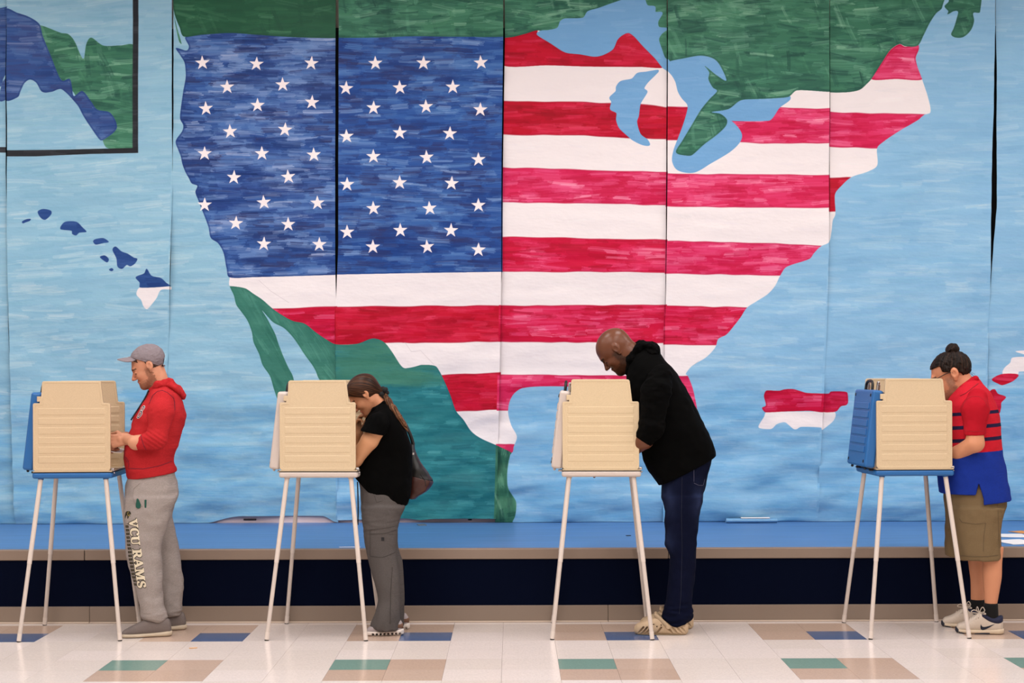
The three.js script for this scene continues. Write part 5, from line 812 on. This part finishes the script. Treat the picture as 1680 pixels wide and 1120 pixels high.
// ---------------- man with hair bun, striped polo and cargo shorts
{
  const fig = figure(1603, 9.74, 'man with dark hair bun, red and blue striped polo and khaki shorts at right'), { o, P, rows } = fig;
  const tone = '#d08f6c', skin = skinMat(0.5);
  const torsoRaw = S.loft(rows([[617, 1594, 1604, 0.05], [624, 1584, 1609, 0.085], [632, 1574, 1615, 0.125], [642, 1564, 1624, 0.17], [652, 1557, 1630, 0.195], [664, 1551, 1635.5, 0.21], [681, 1546, 1639.5, 0.218], [700, 1542, 1641.5, 0.22], [722, 1539, 1643.5, 0.22], [740, 1537, 1645.5, 0.22], [760, 1536.5, 1649.5, 0.22], [785, 1538, 1654, 0.222], [810, 1541, 1658, 0.224], [826, 1542, 1660.5, 0.224]]));
  let torso = S.grow(torsoRaw, 0, wrinkles(0.004, 6, 7, 6, 31));
  torso = S.cut(torso, P(1600, 825), P(1662, 820), true, 0.003);
  const slit = P(1606, 800, 0.2), hemY = P(1570, 811.5, 0.2)[1], slitTop = P(1605.7, 792, 0.2)[1], halfL = P(1601, 811, 0.2)[0], halfR = P(1612, 822, 0.2)[0];
  torso = { bb: torso.bb, f: ((t) => (x, y, z) => { let d = smax(t(x, y, z), -Math.max(x - slit[0], y - hemY), 0.003); if (z > 0.11 && y < slitTop + 0.02) { const k = clamp((slitTop - y) / (slitTop - hemY), -0.2, 1.3), l = lerp(slit[0], halfL, k), r = lerp(slit[0], halfR, k); d = smax(d, Math.min(x - l, r - x), 0.002); } return d; })(torso.f) };
  // dyed bands of the knit: red with two-tone stripes above, royal blue below
  const vTop = P(1603, 612, 0.2)[1], vLow = P(1603, 830, 0.2)[1], c = canvas(64, 1024), x2 = c.getContext('2d'), yy = (py) => (P(1603, py, 0.2)[1] - vTop) / (vLow - vTop) * 1024;
  x2.fillStyle = '#bd1c2c'; x2.fillRect(0, 0, 64, 1024); x2.fillStyle = '#17308a'; x2.fillRect(0, yy(742), 64, 1024);
  for (const [a, b] of [[674.5, 680], [696.5, 702.5], [718, 724]]) { x2.fillStyle = '#231a3c'; x2.fillRect(0, yy(a), 64, yy(b) - yy(a)); }
  { const im = x2.getImageData(0, 0, 64, 1024); for (let i = 0; i < im.data.length; i += 4) { const k = 0.9 + 0.16 * rnd(); for (let q = 0; q < 3; q++) im.data[i + q] = clamp(im.data[i + q] * k, 0, 255); } x2.putImageData(im, 0, 0); }
  const poloTex = canvasTexture(c); poloTex.wrapS = THREE.RepeatWrapping;
  const polo = part('polo_shirt', meshField(torso, 0.0075, (x, y, z) => [x * 6 + z * 4, 1 - (y - 0.07 * (x - slit[0]) - vTop) / (vLow - vTop)]), new THREE.MeshPhysicalMaterial({ map: poloTex, roughness: 0.9, specularIntensity: 0.25, bumpMap: repeated(clothBump, 4), bumpScale: 0.0004, side: THREE.DoubleSide }), o);
  const red = cloth(0xb81a2a, weave, 6), collarF = S.join(0.012, ...[1, -1].flatMap((s) => [S.cap(P(1567, 650, s * 0.045), P(1580, 637, s * 0.085), 0.012, 0.018), S.cap(P(1580, 637, s * 0.085), P(1599, 622, s * 0.06), 0.02, 0.018)]), S.cap(P(1601, 621, 0.06), P(1601, 621, -0.06), 0.018));
  part('collar', meshField(collarF, 0.005), red, polo); sideSeam(fig, torso.f, [[1575, 649], [1584, 645], [1594, 637], [1606, 628]], 0.16, mat(0x8f1320, 0.9), polo, 'collar_edge', 0.003);
  const sleeve = (s) => S.cut(S.grow(S.join(0.03, S.cap(P(1603, 655, s * 0.165), P(1600, 672, s * 0.22), 0.066, 0.076), S.cap(P(1600, 672, s * 0.22), P(1599, 716, s * 0.25), 0.076, 0.06)), 0, wrinkles(0.004, 8, 8, 8, 17)), P(1580, 711.5), P(1618, 711.5), true, 0.004);
  const sl = sleeve(1), slm = part('sleeve', meshField(sl, 0.007), red, polo); part('sleeve', meshField(sleeve(-1), 0.009), red, polo);
  sideSeam(fig, sl.f, [[1578, 668], [1584, 656], [1594, 650], [1606, 650], [1616, 657], [1621, 668]], 0.2, mat(0x8f1320, 0.9), slm); sideSeam(fig, sl.f, [[1583, 706], [1598, 707], [1616, 706]], 0.24, mat(0x8f1320, 0.9), slm, 'hem');
  // cargo shorts
  const pelvis = S.loft(rows([[775, 1548, 1648, 0.185], [800, 1548, 1652, 0.2], [822, 1549, 1652, 0.206], [837, 1550.5, 1648.5, 0.204], [852, 1552, 1644, 0.195], [868, 1556, 1640, 0.18]]));
  const nearLeg = S.loft(rows([[830, 1556, 1650, 0.112], [854, 1559, 1643.8, 0.116], [882, 1562, 1642.5, 0.118], [900, 1565, 1643, 0.12], [916, 1567, 1643.5, 0.12]], 0.11)), farLeg = S.loft(rows([[830, 1551, 1640, 0.112], [850, 1550, 1636, 0.114], [882, 1550, 1632, 0.116], [910, 1550, 1629, 0.118]], -0.115));
  const shortsF = S.grow(S.join(0.02, S.join(0.02, pelvis, nearLeg), farLeg), 0, wrinkles(0.0045, 7, 7, 7, 41));
  const khaki = cloth(0x7e6a4e, weave, 6), shorts = part('cargo_shorts', meshField(shortsF, 0.008), khaki, o), st = mat(0x5b4a34, 0.9);
  for (const s of [[[1574, 850], [1578, 856], [1600, 859], [1619, 857]], [[1617, 858], [1614, 880], [1613, 906]], [[1567, 911], [1600, 912], [1642, 911]], [[1637, 826], [1638, 860], [1640, 905]]]) sideSeam(fig, shortsF.f, s, 0.2, st, shorts, 'seam', 0.0016);
  // legs, arms, head: the body
  const calf = (list, w) => S.loft(rows(list, w), 2.1);
  const nCalf = calf([[895, 1606, 1647, 0.06], [918, 1611, 1644.5, 0.057], [932, 1611.5, 1644, 0.057], [946, 1612, 1643.5, 0.055], [962, 1613.2, 1641, 0.048], [976, 1614.2, 1638.5, 0.042], [990, 1615.5, 1636, 0.036], [1000, 1617, 1634, 0.028], [1010, 1618, 1632, 0.022]], 0.11);
  const fCalf = calf([[895, 1583, 1624, 0.06], [917, 1587.5, 1620, 0.057], [935, 1590, 1619.5, 0.057], [950, 1592, 1619, 0.054], [968, 1592.5, 1616.5, 0.046], [984, 1592.8, 1614.4, 0.036], [994, 1595, 1612, 0.028], [1003, 1596, 1611, 0.022]], -0.115);
  const elbow = P(1600, 727, 0.255), wN = P(1546, 750, 0.12), wF = P(1544, 752, -0.08);
  const arm = (e, w, s, hand) => S.join(0.02, S.cap(P(1599, 690, s * 0.24), e, 0.052, 0.05), S.cap(e, P(1572, 742, s * 0.18), 0.05, 0.043), S.cap(P(1572, 742, s * 0.18), w, 0.043, 0.029), hand);
  const head = new Head({ ear: -0.03, jaw: 1.08, beard: 0.75 }, P(1567, 612.7), 0.4, 1.12), H = (a, b, w = 0) => head.to(P(a, b, w));
  const skull = S.join(0.025, head.field, S.cap([-0.04, -0.04, 0], H(1588, 640), 0.058, 0.068), S.cap([-0.03, -0.06, 0], H(1582, 645), 0.05, 0.06));
  const headGeo = head.place(tint(meshField(skull, 0.0034), faceTint('#cd8a68', { flush: '#c4714f', lip: '#a8625a', brow: '#33231a', beard: '#6d594e', beardK: 0.7 })));
  const inside = S.grow(S.join(0.05, S.cut(torsoRaw, P(1540, 790), P(1660, 790), true), pelvis, nearLeg, farLeg), -0.026);
  part('body', bodyMesh([[inside, 0.014], [headGeo], [nCalf, 0.006], [fCalf, 0.006], [arm(elbow, wN, 1, handField(wN, [-1, -0.2, -0.3], [-0.1, -1, 0], 0.5, 1.05, -1)), 0.0045], [arm(P(1600, 727, -0.255), wF, -1, handField(wF, [-1, -0.2, 0.2], [-0.1, -1, 0], 0.3, 1.05, 1)), 0.0045]], tone), skin, o);
  // hair drawn up into a bun
  const shell = S.grow(S.ell([-0.018, 0.036, 0], [0.101, 0.084, 0.079]), 0.009, wrinkles(0.003, 40, 25, 40, 3));
  let hairF = S.join(0.004, S.cut(shell, H(1515, 612), H(1546, 598.5), false, 0.005), S.minus(S.cut(shell, H(1540, 610), H(1600, 611.5), false, 0.005), S.plane(H(1544, 605), [-1, 0, 0]), 0.004));
  hairF = S.join(0.012, hairF, S.minus(S.cut(shell, H(1566, 626), H(1600, 623), false, 0.006), S.plane(H(1577, 610), [-1, 0, 0]), 0.006));
  hairF = S.minus(hairF, S.join(0.004, S.ell([-0.03, 0.0, 0.095], [0.024, 0.036, 0.04]), S.ell([-0.03, 0.0, -0.095], [0.024, 0.036, 0.04])), 0.004);
  const bunAt = H(1562.5, 573), hm = hairMat('#0d0806', '#38251b', 0.55);
  const hair = part('hair', head.place(meshField(hairF, 0.0038, polar(bunAt, [-0.01, 0.03, 0]))), hm, o);
  const bun = S.grow(S.join(0.008, S.ell(bunAt, [0.036, 0.032, 0.036]), S.cap(bunAt, [bunAt[0] * 0.8, bunAt[1] - 0.035, 0], 0.02, 0.028)), 0, (x, y, z) => 0.003 * Math.sin(Math.atan2(y - bunAt[1], x - bunAt[0]) * 2 + (x + y - z) * 190));
  part('bun', head.place(meshField(bun, 0.0034, (x, y, z) => [(x + y) * 2.4 + z * 2.4, y])), hm, hair);
  const wisps = []; for (let i = 0; i < 9; i++) { const a = [1589 + rnd() * 2, 610 + i * 1.2], q = P(...a, (rnd() - 0.5) * 0.04), e = P(a[0] + 5 + rnd() * 5, a[1] + 2 + rnd() * 5, (rnd() - 0.5) * 0.06), m = P(a[0] + 4, a[1] - 1 + rnd() * 2, 0); wisps.push(new THREE.TubeGeometry(new THREE.QuadraticBezierCurve3(V(...q), V(...m), V(...e)), 8, 0.0007, 4)); }
  part('loose_strands', mergeGeometries(wisps), mat(0x1d140f, 0.6), hair).userData.kind = 'stuff';
  const gl = mat(0x0c0c0e, 0.35), lens = new THREE.MeshPhysicalMaterial({ color: 0xffffff, transmission: 1, roughness: 0.05, thickness: 0 }), glasses = new THREE.Group(); glasses.name = 'glasses'; o.add(glasses);
  for (const s of [1, -1]) {
    part('temple', head.place(new THREE.TubeGeometry(new THREE.CatmullRomCurve3([V(0.098, 0.012, s * 0.066), V(0.06, 0.013, s * 0.073), V(0.0, 0.017, s * 0.083), V(-0.022, 0.008, s * 0.086)]), 16, 0.0022, 6)), gl, glasses);
    part('frame', head.place(new THREE.TorusGeometry(0.021, 0.0022, 8, 26).scale(1.15, 0.85, 1).rotateY(Math.PI / 2).translate(0.102, 0.0, s * 0.033)), gl, glasses);
    part('lens', head.place(new THREE.CircleGeometry(0.02, 24).scale(1.15, 0.85, 1).rotateY(Math.PI / 2).translate(0.102, 0.0, s * 0.033)), lens, glasses);
  }
  part('bridge', head.place(new THREE.TubeGeometry(new THREE.QuadraticBezierCurve3(V(0.102, 0.004, 0.01), V(0.108, 0.008, 0), V(0.102, 0.004, -0.01)), 8, 0.002, 6)), gl, glasses);
  // socks and trainers
  const sock = mat(0x020203, 0.98), white = new THREE.MeshPhysicalMaterial({ color: 0xcbbdae, roughness: 0.55, map: repeated(plasticTex, 4) }), navy = mat(0x151a38, 0.8), ink = mat(0x1b1f2e, 0.6);
  part('sock', meshField(S.loft(rows([[988, 1613.5, 1637.5, 0.042], [996, 1613.5, 1637.6, 0.042], [1004, 1613, 1638, 0.038], [1014, 1612, 1638, 0.034], [1022, 1612, 1637, 0.03]], 0.11)), 0.005), sock, o); part('sock', meshField(S.loft(rows([[982, 1591.4, 1615.8, 0.042], [990, 1591, 1616, 0.042], [998, 1591, 1616.5, 0.038], [1006, 1590, 1616.5, 0.034], [1012, 1590, 1615, 0.03]], -0.115)), 0.005), sock, o);
  for (const [t, h, w] of [[1568.5, 1646.5, 0.11], [1545.5, 1624, -0.115]]) {
    const x0 = P(t, 1040, w)[0], x1 = P(h, 1040, w)[0], L = (s) => lerp(x0, x1, s);
    let up = S.loftX(shoeRows(x0, x1, w, [[0.0, 0.014, 0.04, 0.022], [0.05, 0.01, 0.056, 0.036], [0.18, 0.01, 0.07, 0.046], [0.32, 0.01, 0.094, 0.046], [0.44, 0.01, 0.118, 0.042], [0.52, 0.01, 0.128, 0.04], [0.62, 0.01, 0.118, 0.038], [0.74, 0.01, 0.096, 0.037], [0.86, 0.01, 0.1, 0.036], [0.95, 0.012, 0.108, 0.03], [0.99, 0.02, 0.08, 0.018]]));
    const shoe = part('trainer', meshField(up, 0.005), white, o);
    part('ankle_collar', meshField(S.grow(S.loftX(shoeRows(x0, x1, w, [[0.55, 0.098, 0.128, 0.036], [0.66, 0.08, 0.116, 0.04], [0.78, 0.066, 0.102, 0.0395], [0.88, 0.058, 0.106, 0.038], [0.95, 0.062, 0.112, 0.032], [0.985, 0.075, 0.11, 0.02]])), 0.0015), 0.0045), navy, shoe);
    const sole = S.loftX(soleRows(x0, x1, w, 0.028), 3); part('sole', meshField(sole, 0.0045), mat(0xc9b79f, 0.6), shoe);
    part('toe_cap', meshField(S.loftX(shoeRows(x0, x1, w, [[-0.02, 0.008, 0.036, 0.018], [0.02, 0.002, 0.038, 0.034], [0.09, 0.0, 0.018, 0.043], [0.2, -0.0005, 0.007, 0.05]]), 3), 0.004), ink, shoe);
    part('outsole', meshField(S.loftX(shoeRows(x0, x1, w, [[0.38, -0.0005, 0.008, 0.052], [0.5, -0.0005, 0.011, 0.045], [0.62, -0.0005, 0.014, 0.042], [0.72, 0, 0.016, 0.04]]), 3), 0.004), ink, shoe);
    for (let i = 0; i < 5; i++) { const s = 0.3 + i * 0.05, yt = lerp(0.09, 0.124, i / 4); part('lace', new THREE.TubeGeometry(new THREE.CatmullRomCurve3([V(L(s - 0.03), yt - 0.026, w - 0.04), V(L(s), yt + 0.0, w - 0.014), V(L(s + 0.008), yt + 0.003, w + 0.014), V(L(s - 0.03), yt - 0.026, w + 0.041)]), 14, 0.0035, 6), white, shoe); }
    part('lace_bow', mergeGeometries([[0.02, 0.03, 0.03], [-0.03, 0.012, 0.035], [0.025, 0.0, 0.05], [-0.01, 0.025, -0.04]].map(([dx, dy, dz]) => new THREE.TubeGeometry(new THREE.CatmullRomCurve3([V(L(0.49), 0.124, w), V(L(0.49) + dx, 0.13 + dy, w + dz * 0.6), V(L(0.49) + dx * 1.6, 0.122 + dy * 0.6, w + dz), V(L(0.49) + dx * 0.4, 0.122, w + dz * 0.4)]), 14, 0.003, 6))), white, shoe);
    const sw = canvas(256, 128), k = sw.getContext('2d'); k.fillStyle = '#1d2233'; k.beginPath(); k.moveTo(14, 18); k.bezierCurveTo(-8, 84, 10, 124, 60, 112); k.bezierCurveTo(110, 100, 190, 52, 252, 12); k.bezierCurveTo(180, 36, 120, 56, 82, 62); k.bezierCurveTo(44, 68, 22, 54, 14, 18); k.fill();
    const a = P(t + 39.5, 1024, w), bx = P(t + 64.5, 1024, w), wide = bx[0] - a[0];
    part('side_mark', patchGeo(S.join(0.001, up, sole).f, [a[0], 0.068, w + 0.3], [wide, 0.002, 0], [0, -0.048, 0], toEye, 24, 16), inkMat(sw), shoe);
  }
}

renderer.render(scene, camera);
